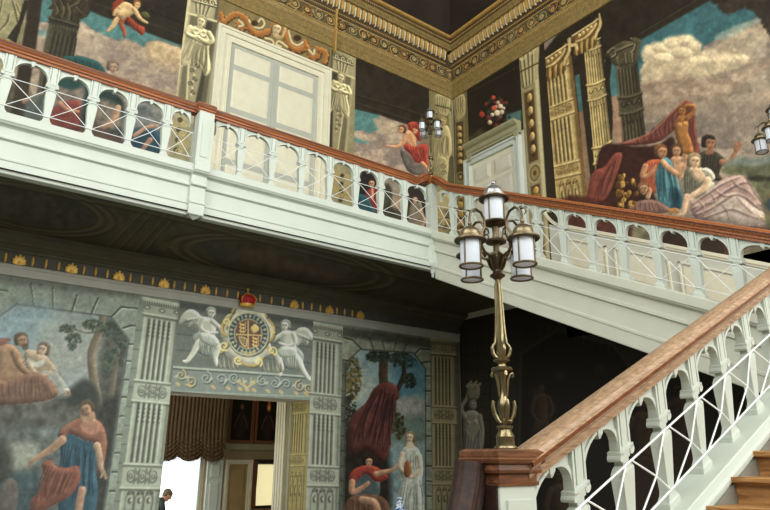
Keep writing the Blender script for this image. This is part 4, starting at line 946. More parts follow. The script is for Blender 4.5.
# ---- painted stone women that carry the cornice
def term(c, quad, tone, mir=1):
    """herm-bodied woman with crossed arms on a pilaster, local frame 0..1 by 0..asp"""
    c.local(quad); A = c.asp; t = np.array(tone, float); dk = t*.42; lt = np.minimum(t*1.3, 255)
    X = lambda x: .5+(x-.5)*mir*1.28; P = lambda q: [(X(x), y) for x, y in q]; Bq = lambda q: [(.5+(x-.5)*mir, y) for x, y in q]
    c.poly([(-.02, -.1), (1.02, -.1), (1.02, A+.5), (-.02, A+.5)], t*1.02, sm=False, soft=.03)
    c.poly([(-.02, -.1), (.07, -.1), (.07, A+.5), (-.02, A+.5)], lt, sm=False, soft=.03, a=.8); c.poly(Bq([(.90, -.1), (1.02, -.1), (1.02, A+.5), (.90, A+.5)]), t*.62, sm=False, soft=.03)
    c.poly([(.14, .62), (.9, .62), (.9, A*.99), (.14, A*.99)], t*.70, sm=False, soft=.03); c.poly(Bq([(.56, .7), (.9, .7), (.9, A*.99), (.6, A*.99)]), t*.45, sm=False, soft=.06)
    c.poly([(-.05, .60), (1.05, .60), (1.05, .66), (-.05, .66)], lt, sm=False, soft=.02)
    # scrolled bracket above the head
    c.poly([(.16, .02), (.88, .02), (.84, .2), (.72, .56), (.32, .56), (.2, .2)], t, sm=False, soft=.03)
    for k in range(4): c.stroke([(.26+.15*k, .22), (.34+.1*k, .54)], .05, dk, soft=.03, sm=False); c.stroke([(.30+.15*k, .22), (.37+.1*k, .54)], .04, lt, soft=.03, sm=False)
    for x, f in ((.26, 1), (.52, 1), (.78, -1)): c.ell(x, .10, .15, .12, dk, soft=.03); spiral(c, x, .09, .12, 1.3, lt, .05, f)
    c.stroke([(.1, .2), (.92, .2)], .04, dk, soft=.03); c.stroke([(.1, .17), (.92, .17)], .03, lt, soft=.02)
    # tapering pedestal
    c.poly(P([(.30, 1.95), (.72, 1.95), (.64, A*.99), (.42, A*.99)]), t*.92, sm=False, soft=.03); c.stroke(P([(.34, 2.0), (.44, A*.99)]), .04, lt, soft=.03)
    for k in range(5): spiral(c, X(.5+.05*(-1)**k), 2.15+k*.2, .08, 1.2, dk, .03, (-1)**k); c.ell(X(.53), 2.24+k*.2, .03, .03, lt, soft=.02)
    # figure
    c.poly(P([(.28, 1.02), (.4, .96), (.6, .96), (.74, 1.02), (.80, 1.2), (.80, 1.6), (.90, 2.1), (.80, 2.35), (.68, 2.1), (.5, 2.0), (.34, 2.2), (.16, 2.28), (.14, 1.9), (.24, 1.5), (.22, 1.2)]), t*1.18, rnd=.18, k=.45, soft=.03)
    c.folds(P([(.34, 1.4), (.74, 1.4)]), P([(.16, 2.2), (.84, 2.2)]), 11, dk, lt, .05, seed=4)
    c.poly(P([(.34, 1.45), (.5, 1.5), (.42, 1.95), (.2, 2.2), (.2, 1.9)]), t*1.15, a=.5, soft=.08)
    for x in (.42, .6): c.ell(X(x), 1.14, .09, .09, lt, soft=.03, rnd=.08, k=.6, L=(0, .9)); c.stroke(P([(x-.08, 1.2), (x, 1.24), (x+.08, 1.2)]), .03, dk, a=.8, soft=.03)
    c.limb(P([(.26, 1.06), (.18, 1.24), (.32, 1.32), (.5, 1.26)]), [.17, .16, .14, .1], t*1.24, .5); c.limb(P([(.74, 1.06), (.84, 1.24), (.72, 1.36), (.52, 1.3)]), [.17, .16, .14, .1], t*1.12, .5)
    c.stroke(P([(.22, 1.34), (.4, 1.38), (.6, 1.42), (.78, 1.42)]), .04, dk, a=.7, soft=.03)
    c.poly(P([(.44, .88), (.56, .88), (.58, 1.0), (.42, 1.0)]), t, soft=.03)
    c.head(X(.5), .78, .19, t*1.25, t*.9, .15*mir, .1, True)
    c.pix()
TQ = [(192, -4), (219, -1), (189, 165), (160, 160)]
c = Canvas('Y', D, 3.14, 3.76, 3.72, 8.75, .0115, (150, 150, 120), GU); c.noise(.1, 10, 3)
term(c, [(189.5, -6), (219.5, 2), (204.5, 110), (173.5, 98)], (166, 162, 134))
for k in range(4): spiral(c, 172+k*4, 122+k*8, 4.5, 1.4, (176, 160, 104), 1.5, (-1)**k); c.ell(180-k*1.4, 120+k*10, 2.6, 2.6, (92, 84, 60), soft=.6); spiral(c, 184-k*2, 124+k*9, 3.4, 1.3, (190, 174, 120), 1.3)
c.noise(.06, 3, 5); c.build('painted_caryatid', 'painted stone woman with crossed arms left of the large cream doors', 'mural', 'painted stone women')
c = Canvas('Y', D, 6.36, 7.04, 3.72, 8.75, .0115, (150, 146, 114), GU); c.noise(.1, 10, 3)
term(c, [(331, 52), (355, 61), (346, 156), (325.5, 148)], (164, 158, 126), -1)
for k in range(4): spiral(c, 334+k*1.5, 172+k*8, 4, 1.4, (176, 150, 84), 1.4, (-1)**k); c.ell(342-k*.6, 176+k*8, 2.2, 2.4, (84, 70, 46), soft=.6); spiral(c, 346, 178+k*7, 3, 1.2, (188, 164, 96), 1.2, -1)
c.noise(.06, 3, 6); c.build('painted_caryatid', 'painted stone woman with crossed arms right of the large cream doors', 'mural', 'painted stone women')
# ---- gilded scrollwork above the doors
c = Canvas('Y', D, 3.76, 6.36, 7.98, 8.75, .0115, (134, 122, 82), GU); c.noise(.1, 10, 3)
T = crop(220, 0, 6.417)
c.poly(T((0, 180), (700, 460), (700, 520), (0, 260)), (178, 174, 140), sm=False, a=.9)
OR = (176, 116, 56); WH = (206, 194, 156); DB = (78, 54, 30)
def scroll_leaf(pts, w, col=OR):
    c.stroke([(x+.8, y+1.4) for x, y in T(pts)], w+1.4, DB, a=.8); c.stroke(T(pts), w, col, rnd=.3)
    n = len(pts)
    P = catmull(T(pts), False, 4)
    for i in range(1, len(P)-1, 2):
        d = P[i+1]-P[i-1]; nn = np.array([-d[1], d[0]])/(np.linalg.norm(d)+1e-6)
        for sg_ in (-1, 1): c.ell(*(P[i]+nn*sg_*w*.5), 1.2, .9, mix(col, WH, .35 if sg_ < 0 else 0), soft=.5)
scroll_leaf([(5, 90), (20, 140), (60, 110), (100, 90), (150, 110), (165, 160), (130, 180), (110, 150)], 4.5)
scroll_leaf([(165, 120), (200, 190), (250, 220), (310, 200)], 5.5); scroll_leaf([(420, 210), (440, 280), (490, 320), (545, 300), (540, 270)], 5.5)
scroll_leaf([(560, 300), (590, 370), (630, 350), (620, 310)], 4.5); scroll_leaf([(640, 320), (680, 340), (670, 400)], 4.5)
for p in ([(185, 130), (215, 170), (262, 180), (285, 150), (265, 120), (245, 140)], [(440, 200), (460, 270), (500, 290), (530, 270)], [(120, 130), (150, 160), (120, 170)], [(570, 320), (600, 350), (605, 320)], [(290, 245), (330, 255), (345, 280), (325, 290)], [(430, 300), (380, 265), (360, 285), (390, 300)]):
    c.stroke(T(p), 3.4, (96, 76, 50), a=.8); c.stroke(T(p), 2.3, WH)
c.ell(*T([(220, 150)])[0], 3.5, 3, DB, soft=.8); c.ell(*T([(495, 245)])[0], 4, 3, DB, soft=.8)
c.poly(T((325, 180), (340, 135), (375, 125), (420, 150), (425, 190), (405, 240), (370, 260), (335, 240)), (186, 164, 118), rnd=3, k=.4)
c.head(*T([(366, 188)])[0], 6.4, (206, 192, 158), (150, 108, 62), -.15, .25, True)
c.stroke(T((330, 160), (350, 130), (385, 130), (415, 160)), 1.6, OR); c.noise(.06, 3, 5)
c.build('overdoor_scroll', 'gilded scrollwork with a white mask painted above the cream doors', 'mural')
# ---- sky with the red-robed man, right end of the back wall
c = Canvas('Y', D, 7.04, 9.22, 3.72, 8.78, .0125, (158, 144, 138), GU); c.noise(.1, 16, 7)
T = crop(340, 90, 5.1)
mottled(c, T((40, 80), (420, 160), (420, 460), (40, 400)), (146, 132, 128), (182, 164, 152), 14, 4, .9)
c.poly(T((50, 60), (200, 120), (205, 170), (185, 150), (165, 145), (180, 180), (205, 200), (180, 210), (140, 222), (120, 205), (50, 212)), (86, 142, 148), sm=False, soft=.8, ragged=1, tex=.08); c.poly(T((55, 232), (110, 250), (150, 275), (100, 270), (50, 262)), (96, 146, 150), soft=.8, ragged=.8)
c.poly(T((180, 145), (260, 165), (300, 190), (260, 230), (200, 215), (185, 180)), (196, 178, 156), a=.7, soft=2.4, tex=.12); c.poly(T((60, 215), (130, 225), (190, 235), (160, 262), (80, 244)), (188, 172, 156), a=.8, soft=1.5)
c.poly(T((40, -460), (520, -460), (520, 250), (470, 216), (400, 192), (320, 170), (200, 128), (60, 94), (40, 92)), (56, 50, 38), sm=False, soft=.8, tex=.18, ts=9)
for a_, b_ in (((60, 60), (470, 190)), ((70, 20), (470, 140))): c.stroke(T(a_, b_), 1.2, (82, 74, 56), sm=False, a=.6); c.stroke(T((a_[0], a_[1]+8), (b_[0], b_[1]+8)), 1, (36, 32, 24), sm=False, a=.7)
c.poly(T((305, 310), (330, 300), (370, 330), (410, 370), (440, 410), (440, 440), (360, 425), (325, 380)), (118, 112, 112), rnd=4, k=.4, tex=.2)
c.poly(T((410, 180), (480, 200), (490, 420), (440, 430), (400, 280)), (120, 108, 92), a=.6, soft=3)
RD = (178, 66, 52)
c.poly(T((345, 172), (375, 162), (412, 178), (418, 240), (400, 262), (380, 230), (350, 205)), RD, rnd=3, k=.45); c.folds(T((350, 172), (405, 180)), T((380, 240), (412, 250)), 4, (120, 34, 30), (214, 112, 90), 1)
FS = (204, 152, 116)
c.poly(T((335, 215), (352, 205), (375, 225), (390, 275), (378, 300), (345, 290), (330, 250)), FS, rnd=3.4, k=.35)
c.limb(T((338, 222), (322, 265), (290, 290), (245, 286)), [5, 4.4, 3.4, 1.8], FS); c.stroke(T((250, 284), (238, 282)), 1.6, FS)
c.limb(T((378, 218), (388, 208), (375, 202)), [3.5, 3, 2], FS)
c.poly(T((325, 282), (345, 275), (375, 290), (425, 275), (448, 290), (450, 350), (448, 385), (420, 375), (385, 370), (360, 330), (330, 305)), RD, rnd=4, k=.45); c.folds(T((340, 290), (430, 285)), T((375, 360), (446, 372)), 8, (116, 36, 34), (216, 116, 96), 1.1)
c.limb(T((420, 375), (440, 395), (452, 412)), [4.5, 3.6, 2.2], FS)
c.head(*T([(316, 205)])[0], 4.4, FS, (104, 74, 48), -.7, .15)
# lower strip seen between balusters
c.poly([(360, 176), (366, 170), (376, 172), (381, 186), (380, 214), (356, 208)], (46, 42, 40), soft=1.5); c.poly([(364, 196), (372, 188), (382, 192), (382, 222), (366, 218)], (146, 48, 46), rnd=3, k=.4); c.poly([(356, 196), (366, 196), (372, 206), (378, 216), (378, 226), (354, 216)], (38, 92, 108), rnd=3, k=.4); c.head(372, 184, 4.6, (190, 146, 120), (50, 38, 34), -.3, 0, True); c.limb([(372, 190), (372, 198)], 3, (190, 146, 120))
c.poly([(380, 176), (408, 184), (408, 230), (380, 226)], (150, 142, 134), soft=1.5); c.poly([(382, 190), (392, 196), (406, 200), (406, 214), (380, 208)], (176, 148, 122), a=.7, soft=2.5); c.poly([(380, 206), (394, 208), (408, 218), (408, 234), (380, 230)], (72, 70, 60), soft=2, tex=.2); c.poly([(382, 188), (388, 184), (392, 192), (390, 208), (382, 208)], (70, 74, 62), soft=1.4, tex=.3)
c.poly([(408, 186), (434, 190), (434, 240), (408, 236)], (58, 52, 46), soft=1.2); c.poly([(410, 206), (416, 200), (422, 206), (424, 236), (408, 234)], (128, 118, 104), rnd=3); c.head(414.5, 200, 3.8, (188, 160, 138), (70, 58, 48), .2, 0, True); c.limb([(420, 210), (424, 222), (418, 232)], [3, 3, 2], (176, 140, 118))
c.noise(.14, 4, 23); c.noise(.10, 1.6, 26); c.build('wall_painting', 'mural of a pointing man in red on a cloud, beside the corner', 'mural')
# ---- corner pilasters
CRM = (174, 164, 122)
c = Canvas('Y', D, 9.22, 9.985, 3.72, 8.8, .0125, (128, 122, 88), GU); c.noise(.1, 10, 2)
T = crop(400, 95, 5.37)
c.poly(T((178, -20), (275, -10), (290, 110), (290, 700), (160, 700), (168, 80)), (138, 132, 94), sm=False); c.poly(T((235, 60), (292, 80), (295, 700), (250, 700)), (104, 98, 68), sm=False, soft=1)
c.poly(T((190, 0), (262, 10), (268, 60), (250, 115), (205, 100), (188, 60)), CRM, rnd=2); c.folds(T((195, 10), (258, 25)), T((205, 100), (250, 110)), 5, (84, 76, 48), (212, 204, 160), .9, jit=.1); c.stroke(T((190, 55), (262, 72)), 1.4, (92, 82, 54))
c.poly(T((260, 80), (276, 90), (284, 330), (262, 320)), (166, 158, 118), sm=False, soft=.8)
c.poly(T((200, 165), (225, 150), (255, 165), (272, 215), (278, 300), (262, 350), (255, 420), (205, 400), (190, 340), (188, 240)), (182, 170, 130), rnd=4, k=.4); c.folds(T((215, 200), (265, 220)), T((195, 340), (262, 345)), 8, (98, 88, 58), (216, 206, 166), 1.1)
c.head(*T([(232, 148)])[0], 4.6, (176, 158, 118), (150, 132, 92), -.3, .1)
c.poly(T((205, 340), (250, 350), (252, 480), (215, 470)), (168, 160, 122), rnd=3); spiral(c, *T([(230, 380)])[0], 3, 1.3, (96, 88, 60), .9); spiral(c, *T([(232, 420)])[0], 3, 1.3, (96, 88, 60), .9, -1)
for k in range(5): spiral(c, 440+(k % 2)*6, 196+k*9, 4.4, 1.4, (190, 158, 90), 1.4, (-1)**k); c.ell(445, 200+k*9, 2.2, 2, (86, 66, 40), soft=.6)
c.poly([(433, 200), (438, 192), (446, 194), (452, 202), (450, 210), (436, 208)], (172, 162, 124), rnd=2)
c.noise(.06, 3, 5); c.build('painted_caryatid', 'painted cloaked stone figure on the back wall, in the corner behind the farther lamp', 'mural', 'painted stone women')
c = Canvas('X', W, 10.06, D-.015, 3.72, 8.8, .0125, (120, 112, 78), GU); c.noise(.1, 10, 2)
c.poly(T((285, -20), (345, -30), (352, 110), (356, 700), (290, 700)), (132, 126, 90), sm=False); c.poly(T((300, 150), (340, 140), (346, 430), (306, 440)), (92, 76, 44), sm=False); c.stroke(T((292, 40), (294, 700)), 1, (84, 76, 50), sm=False)
for k in range(6): c.ell(*T([(320+k, 180+k*36)])[0], 2.4, 2.8, (184, 160, 104), rnd=2, k=.5); c.ell(*T([(322+k, 196+k*36)])[0], 1, 1.4, (64, 50, 28), soft=.5)
c.poly(T((292, 20), (345, 0), (352, 90), (330, 130), (300, 130)), CRM, rnd=2); c.folds(T((296, 20), (344, 8)), T((304, 120), (346, 110)), 4, (84, 76, 48), (208, 200, 156), .9, jit=.1)
p = T([(326, 440)])[0]; c.ell(*p, 4.4, 5.4, (150, 140, 100)); c.ell(*p, 3.2, 4, (96, 82, 52)); c.ell(*p, 1.4, 1.8, (190, 168, 112))
for k in range(6): c.ell(460+k*.3, 196+k*9, 3, 3.6, (184, 150, 84), rnd=2, k=.5); c.ell(461, 201+k*9, 1.4, 1.6, (72, 54, 30), soft=.5)
c.noise(.06, 3, 5); c.build('painted_pilaster', 'narrow painted pilaster with gilt husks in the corner, left of the white side door', 'pilaster')
# ---- flower urn above the side door
c = Canvas('X', W, 8.36, 10.06, 6.9, 8.8, .0125, (48, 42, 32), GU); c.noise(.15, 10, 2)
T = crop(440, 60, 3.923)
c.poly(T((262, 215), (320, 195), (320, 330), (262, 250)), (84, 124, 130), sm=False, soft=1); c.poly(T((116, 300), (135, 310), (135, 380), (112, 380)), (84, 120, 126), sm=False, soft=1)
c.stroke(T((110, 130), (320, 20)), 1.2, (78, 70, 50), sm=False, a=.7); c.poly(T((205, 262), (255, 245), (250, 270), (240, 300), (210, 300)), (72, 46, 32), rnd=3, k=.5)
c.poly(T((120, 300), (160, 270), (200, 290), (190, 350), (120, 380)), (76, 70, 44), soft=2, tex=.4)
rg = random.Random(8)
for k in range(70):
    a, r = rg.uniform(0, 6.28), rg.random()**.6; x, y = 222+r*58*math.cos(a), 205+r*62*math.sin(a)*(.9)
    c.ell(*T([(x, y)])[0], rg.uniform(1, 2.2), rg.uniform(1, 2), rg.choice([(44, 58, 40), (70, 78, 52), (150, 60, 50), (52, 66, 60)]), soft=.5, a=.85)
for x, y, r, cl in ((210, 148, 2.2, (190, 74, 56)), (238, 182, 2.4, (226, 214, 192)), (212, 190, 2.6, (214, 96, 76)), (225, 208, 3, (230, 216, 190)), (243, 205, 2.4, (208, 190, 170)), (228, 168, 2, (196, 160, 140)), (165, 215, 2.8, (176, 62, 54)), (196, 245, 2.2, (206, 190, 160)), (206, 215, 2, (214, 200, 180)), (220, 185, 1.8, (228, 120, 100)), (250, 190, 1.8, (196, 180, 170)), (190, 225, 2, (130, 66, 72)), (236, 225, 2, (120, 80, 84))):
    c.ell(*T([(x, y)])[0], r, r, cl, rnd=1.5, k=.5, soft=.5)
c.noise(.06, 3, 5); c.build('wall_painting', 'painted bunch of flowers in an urn above the white side door', 'mural')
# ---- ornament pilaster right of the side door
c = Canvas('X', W, 7.64, 8.36, 3.72, 8.8, .0125, (148, 142, 108), GU); c.noise(.08, 10, 2)
QO = [(517, 52), (536.5, 42), (547, 205), (529, 212)]
c.local(QO); A = c.asp
c.poly([(0, -1), (1, -1), (1, A+4), (0, A+4)], (152, 146, 112), sm=False, soft=.03); c.poly([(-.3, -1), (0, -1), (0, A+4), (-.3, A+4)], (52, 46, 34), sm=False, soft=.04); c.poly([(1, -1), (1.6, -1), (1.6, A+4), (1, A+4)], (58, 48, 36), sm=False, soft=.04); c.poly([(.8, -1), (1, -1), (1, A+4), (.8, A+4)], (196, 190, 154), sm=False, soft=.04)
for v0, v1 in ((2.0, 5.4), (6.6, A+4)): c.poly([(.24, v0), (.70, v0), (.70, v1), (.24, v1)], (98, 70, 38), sm=False, soft=.04); c.stroke([(.22, v0), (.22, v1)], .05, (84, 76, 50), sm=False)
for k in range(5): c.ell(.48, 2.3+k*.62, .13, .2, (188, 166, 112), rnd=.12, k=.6, soft=.04); c.ell(.48, 2.6+k*.62, .07, .1, (66, 46, 24), soft=.04)
for k in range(9):
    c.ell(.48, 6.9+k*.6, .15, .2, (196, 160, 92), rnd=.12, k=.6, soft=.04); c.ell(.36, 7.2+k*.6, .08, .1, (176, 130, 66), soft=.04); c.ell(.6, 7.2+k*.6, .08, .1, (176, 130, 66), soft=.04)
c.ell(.48, 6.0, .36, .5, (176, 168, 130)); c.ell(.48, 6.0, .29, .42, (112, 98, 66)); c.ell(.48, 6.0, .22, .32, (160, 138, 88)); c.ell(.48, 6.0, .09, .13, (96, 76, 44))
c.poly([(-.1, -.2), (1.05, -.2), (1.0, 1.2), (.7, 1.8), (.2, 1.8), (0, 1.2)], (168, 160, 122), soft=.05, rnd=.2)
for k in range(4): c.stroke([(.12+.22*k, .2), (.22+.16*k, 1.7)], .07, (92, 84, 56), soft=.04); c.stroke([(.19+.22*k, .2), (.28+.16*k, 1.7)], .05, (212, 204, 166), soft=.04)
c.stroke([(-.05, .95), (1.05, .95)], .07, (88, 78, 50)); spiral(c, .25, .3, .2, 1.2, (214, 204, 164), .07); spiral(c, .75, .3, .2, 1.2, (214, 204, 164), .07, -1)
c.pix(); c.noise(.06, 3, 5); c.build('painted_pilaster', 'painted pilaster with a round medallion and gilt husks, right of the white side door', 'pilaster')
# ---- great mural of the right wall
c = Canvas('X', W, 1.6, 7.64, 2.2, 8.8, .0155, (150, 138, 130), GU); c.noise(.10, 26, 7)
mottled(c, [(640, 60), (800, 0), (820, 260), (640, 200)], (132, 122, 116), (172, 158, 146), 22, 11, .9)
c.poly([(632, 20), (720, -20), (780, -20), (780, 14), (760, 16), (740, 26), (725, 34), (705, 46), (700, 54), (702, 44), (690, 38), (676, 38), (665, 44), (655, 48), (646, 60), (648, 72), (642, 84), (600, 110), (600, 40)], (62, 112, 126), sm=False, soft=1, ragged=1.4, tex=.12, ts=10)
c.poly([(734, 92), (750, 80), (772, 66), (790, 58), (790, 84), (764, 90), (742, 100)], (84, 128, 136), a=.95, soft=1.5, ragged=1.5); c.poly([(716, 36), (740, 24), (764, 18), (752, 26), (724, 40)], (138, 164, 160), a=.8, soft=1.4, ragged=1)
CL = crop(590, 0, 3.644)
c.poly(CL((195, 225), (190, 190), (215, 160), (255, 158), (290, 138), (330, 128), (375, 138), (400, 165), (405, 195), (440, 180), (500, 190), (560, 200), (590, 215), (540, 250), (450, 275), (330, 290), (250, 300), (195, 310), (185, 260)), (188, 174, 150), soft=1.6, ragged=2, tex=.16, ts=9)
rg = random.Random(12)
for x, y, rx, ry in ((215, 190, 24, 22), (250, 175, 28, 20), (300, 160, 34, 24), (350, 150, 36, 22), (385, 172, 24, 22), (330, 195, 46, 22), (270, 215, 40, 20), (440, 205, 40, 20), (500, 215, 44, 20), (550, 215, 30, 16), (400, 225, 44, 20)):
    c.ell(590+x/3.644, y/3.644-.8, rx/3.644, ry/3.644, (226, 212, 182), a=.75, soft=2.2, rnd=5, k=.16); c.ell(590+(x+8)/3.644, (y+16)/3.644, rx/3.644*.8, ry/3.644*.5, (160, 146, 130), a=.45, soft=2.5)
c.poly(CL((420, 200), (470, 160), (560, 110), (650, 80), (660, 120), (600, 160), (540, 195), (470, 205)), (176, 162, 144), a=.8, soft=3, ragged=2, tex=.14)
mottled(c, CL((190, 300), (330, 285), (500, 280), (660, 220), (660, 420), (500, 430), (350, 380), (230, 420), (190, 380)), (150, 130, 116), (176, 156, 140), 18, 14, .85, 6)
c.poly([(711, 0), (716, -10), (800, -20), (800, 40), (772, 38), (764, 28), (752, 10), (736, 12), (726, 14), (718, 6)], (58, 50, 42), soft=1.6, ragged=3, tex=.3, ts=6)
c.poly([(700, 104), (730, 96), (770, 100), (800, 96), (800, 150), (730, 146), (690, 130)], (136, 126, 120), a=.6, soft=8, tex=.15)
# dark porch ceiling behind the columns
c.poly([(530, 70), (600, -20), (725, -20), (711, 0), (639, 41), (617, 52), (610, 100), (600, 205), (545, 215)], (54, 46, 35), sm=False, soft=1, tex=.2, ts=8)
c.stroke([(640, 34), (700, -2)], 1.3, (84, 74, 54), a=.6, sm=False); c.stroke([(620, 44), (690, 2)], 1, (34, 30, 24), a=.7, sm=False)
c.poly([(575, 76), (579.5, 74), (583, 110), (579, 112)], (74, 122, 130), sm=False); c.poly([(579, 112), (583, 110), (592, 190), (586, 196)], (146, 118, 96), sm=False)
c.poly([(604, 60), (618, 54), (622, 96), (612, 100)], (74, 124, 132), sm=False, soft=.7); c.poly([(610, 98), (622, 94), (628, 134), (618, 150), (612, 130)], (170, 138, 118), sm=False, soft=1); c.poly([(607, 56), (612, 60), (610, 84), (613, 112), (611, 150), (606, 130), (603, 80)], (50, 44, 34), soft=.8, ragged=.8)
# dim column
def column(qd, tone, rings, capx=None):
    c.local(qd); A_ = c.asp; t = np.array(tone, float); dk = t*.45; lt = np.minimum(t*1.28, 255)
    c.poly([(0, 0), (1, 0), (1, A_), (0, A_)], t, sm=False, soft=.04, rnd=.35, k=.42, L=(-.9, 0))
    for k in range(6):
        u = .1+.15*k; c.stroke([(u, .3), (u, A_)], .05, dk, sm=False, soft=.04); c.stroke([(u+.07, .3), (u+.07, A_)], .045, lt if k < 4 else t, sm=False, soft=.04)
    for v, hgt in rings:
        c.poly([(-.03, v), (1.03, v), (1.03, v+hgt), (-.03, v+hgt)], t*.95, sm=False, soft=.04, rnd=.3, k=.3, L=(-1, 0))
        for vv in (v, v+hgt): c.stroke([(-.06, vv-.02), (.5, vv+.06), (1.06, vv-.02)], .08, lt, soft=.04); c.stroke([(-.04, vv+.07), (.5, vv+.15), (1.04, vv+.07)], .05, dk, soft=.04)
        for k in range(4): spiral(c, .15+.24*k, v+hgt*.5, min(.13, hgt*.35), 1.2, dk, .05, (-1)**k); c.ell(.17+.24*k, v+hgt*.48, .04, .05, lt, soft=.03)
        for k in range(5): c.ell(.12+.19*k, v+hgt+.3, .055, .22, dk, soft=.04); c.ell(.14+.19*k, v+hgt+.26, .025, .16, lt, soft=.04)
    c.pix()
def corinthian(pts, tone):
    """leafy scrolled capital: outline points in px, volutes at both upper corners"""
    t = np.array(tone, float); p = np.array(pts, float); lo, hi_ = p.min(0), p.max(0)
    c.poly(pts, t*.8, rnd=3, k=.4, soft=.5)
    return t
column([(616, 64), (637.5, 61), (646, 135), (623, 142)], (84, 78, 60), [(1.5, .7)])
c.poly(CL((70, 185), (60, 195), (75, 215), (95, 240), (170, 225), (180, 180), (188, 150), (160, 135), (150, 150), (120, 150), (85, 170)), (86, 80, 60), rnd=3, k=.4)
for p in (((66, 190), (85, 175), (95, 195), (80, 208)), ((95, 185), (130, 170), (155, 160)), ((150, 140), (165, 155), (160, 180), (150, 190)), ((100, 210), (110, 235)), ((130, 195), (135, 228)), ((155, 195), (158, 225))): c.stroke(CL(p), 1.9, (130, 122, 96)); c.stroke([(x+1, y+1.4) for x, y in CL(p)], 1.1, (38, 34, 26), a=.8)
# bright Corinthian pilaster and column
C2 = crop(530, 20, 2.684)
PT = (184, 162, 108)
painted_pilaster(c, C2((38, 128), (104, 96), (148, 500), (74, 512)), [(.0, .055, 'ring'), (.06, .31, 'flute'), (.075, .14, 'husk'), (.30, .39, 'ring'), (.40, .70, 'flute'), (.41, .49, 'husk'), (.71, .79, 'ring'), (.80, 1., 'tracery')], (228, 212, 156), (84, 64, 34), PT)
c.poly(C2((104, 96), (112, 96), (158, 500), (148, 500)), (132, 102, 58), sm=False)
column(C2((144, 62), (186, 50), (228, 430), (180, 450)), (180, 162, 110), [(.0, .5), (2.6, .9), (6.1, .8)])
for (x0, y0, w, s_) in ((538, 62, 31, 1.), (570, 36, 30, 1.)):
    t = np.array((206, 184, 130.)); K = lambda x, y: (x0+x*w, y0+y*w*.9-x*w*.42)
    c.poly([K(.1, .05), K(.95, -.1), K(.9, .55), K(.85, .75), K(.2, .82), K(.15, .4)], (112, 86, 48), soft=.6)
    for k in range(4): c.stroke([K(.24+.17*k, .8), K(.22+.18*k, .5), K(.2+.2*k, .38)], [1.8, 3, 1.2], (186, 154, 92)); c.stroke([K(.29+.17*k, .8), K(.28+.18*k, .5)], .9, (70, 50, 26), a=.9)
    c.stroke([K(.0, .1), K(.02, .35), K(.2, .42), K(.26, .62)], [2.4, 3.4, 3, 2], t); c.stroke([K(.12, .2), K(.06, .26), K(.14, .3)], 1.1, (88, 64, 34))
    c.stroke([K(.98, -.35), K(1.02, .05), K(.9, .3), K(.84, .5)], [1.6, 3, 2.8, 1.8], t)
    c.stroke([K(.2, .30), K(.5, .30), K(.78, .12), K(.88, -.05)], [1.6, 2.4, 2], t); c.stroke([K(.2, .2), K(.55, .12), K(.9, -.22)], 2.2, (150, 116, 66)); c.stroke([K(.08, .04), K(.95, -.18)], 1.4, (222, 204, 152))
    for k in range(4): c.ell(*K(.32+.13*k, .12-.04*k), 1.6, 1.5, (212, 190, 134), rnd=1.2, k=.5)
# canopy of red cloth
SC_ = crop(620, 90, 3.92)
RB = (122, 68, 60)
c.poly(SC_((-80, 240), (0, 212), (60, 222), (150, 215), (210, 190), (215, 330), (80, 440), (0, 480), (-100, 480)), (70, 38, 34), soft=1.4, tex=.2)
c.poly(SC_((-110, 330), (-60, 300), (-20, 250), (10, 260), (-30, 380), (-60, 430), (-130, 460)), (140, 74, 64), rnd=5, k=.35); c.folds(SC_((-50, 310), (-10, 262)), SC_((-110, 450), (-60, 430)), 7, (84, 38, 36), (182, 114, 98), 1.3)
c.poly(SC_((0, 208), (60, 195), (110, 170), (175, 112), (215, 75), (252, 42), (285, 55), (296, 120), (305, 200), (316, 255), (280, 265), (240, 235), (214, 165), (200, 170), (150, 205), (60, 218), (10, 216)), RB, rnd=6, k=.45)
c.folds(SC_((60, 196), (170, 120), (250, 48)), SC_((70, 216), (160, 196), (214, 160)), 8, (74, 34, 32), (164, 104, 90), 1.4, bow=.12); c.folds(SC_((270, 60), (290, 70)), SC_((280, 250), (312, 250)), 4, (80, 36, 34), (158, 98, 86), 1.2)
c.stroke(SC_((20, 205), (120, 168), (200, 92), (250, 46)), 1.4, (176, 118, 102), a=.8)
# golden statue
GS = (158, 106, 56)
c.poly(SC_((225, 110), (240, 98), (258, 104), (270, 130), (268, 165), (280, 200), (288, 250), (236, 250), (228, 210), (216, 175), (216, 140)), GS, rnd=5, k=.5)
c.limb(SC_((262, 112), (285, 90), (290, 66), (262, 62), (250, 68)), [5, 4.4, 4, 3.6, 3], GS, .5)
for x, y in ((234, 138), (256, 134)): c.ell(*SC_([(x, y)])[0], 3, 2.8, (186, 134, 76), rnd=2, k=.5)
c.poly(SC_((232, 150), (262, 148), (258, 175), (234, 178)), (176, 124, 68), a=.6, soft=1.5); c.head(*SC_([(246, 84)])[0], 5.2, (166, 112, 60), (112, 72, 38), -.2)
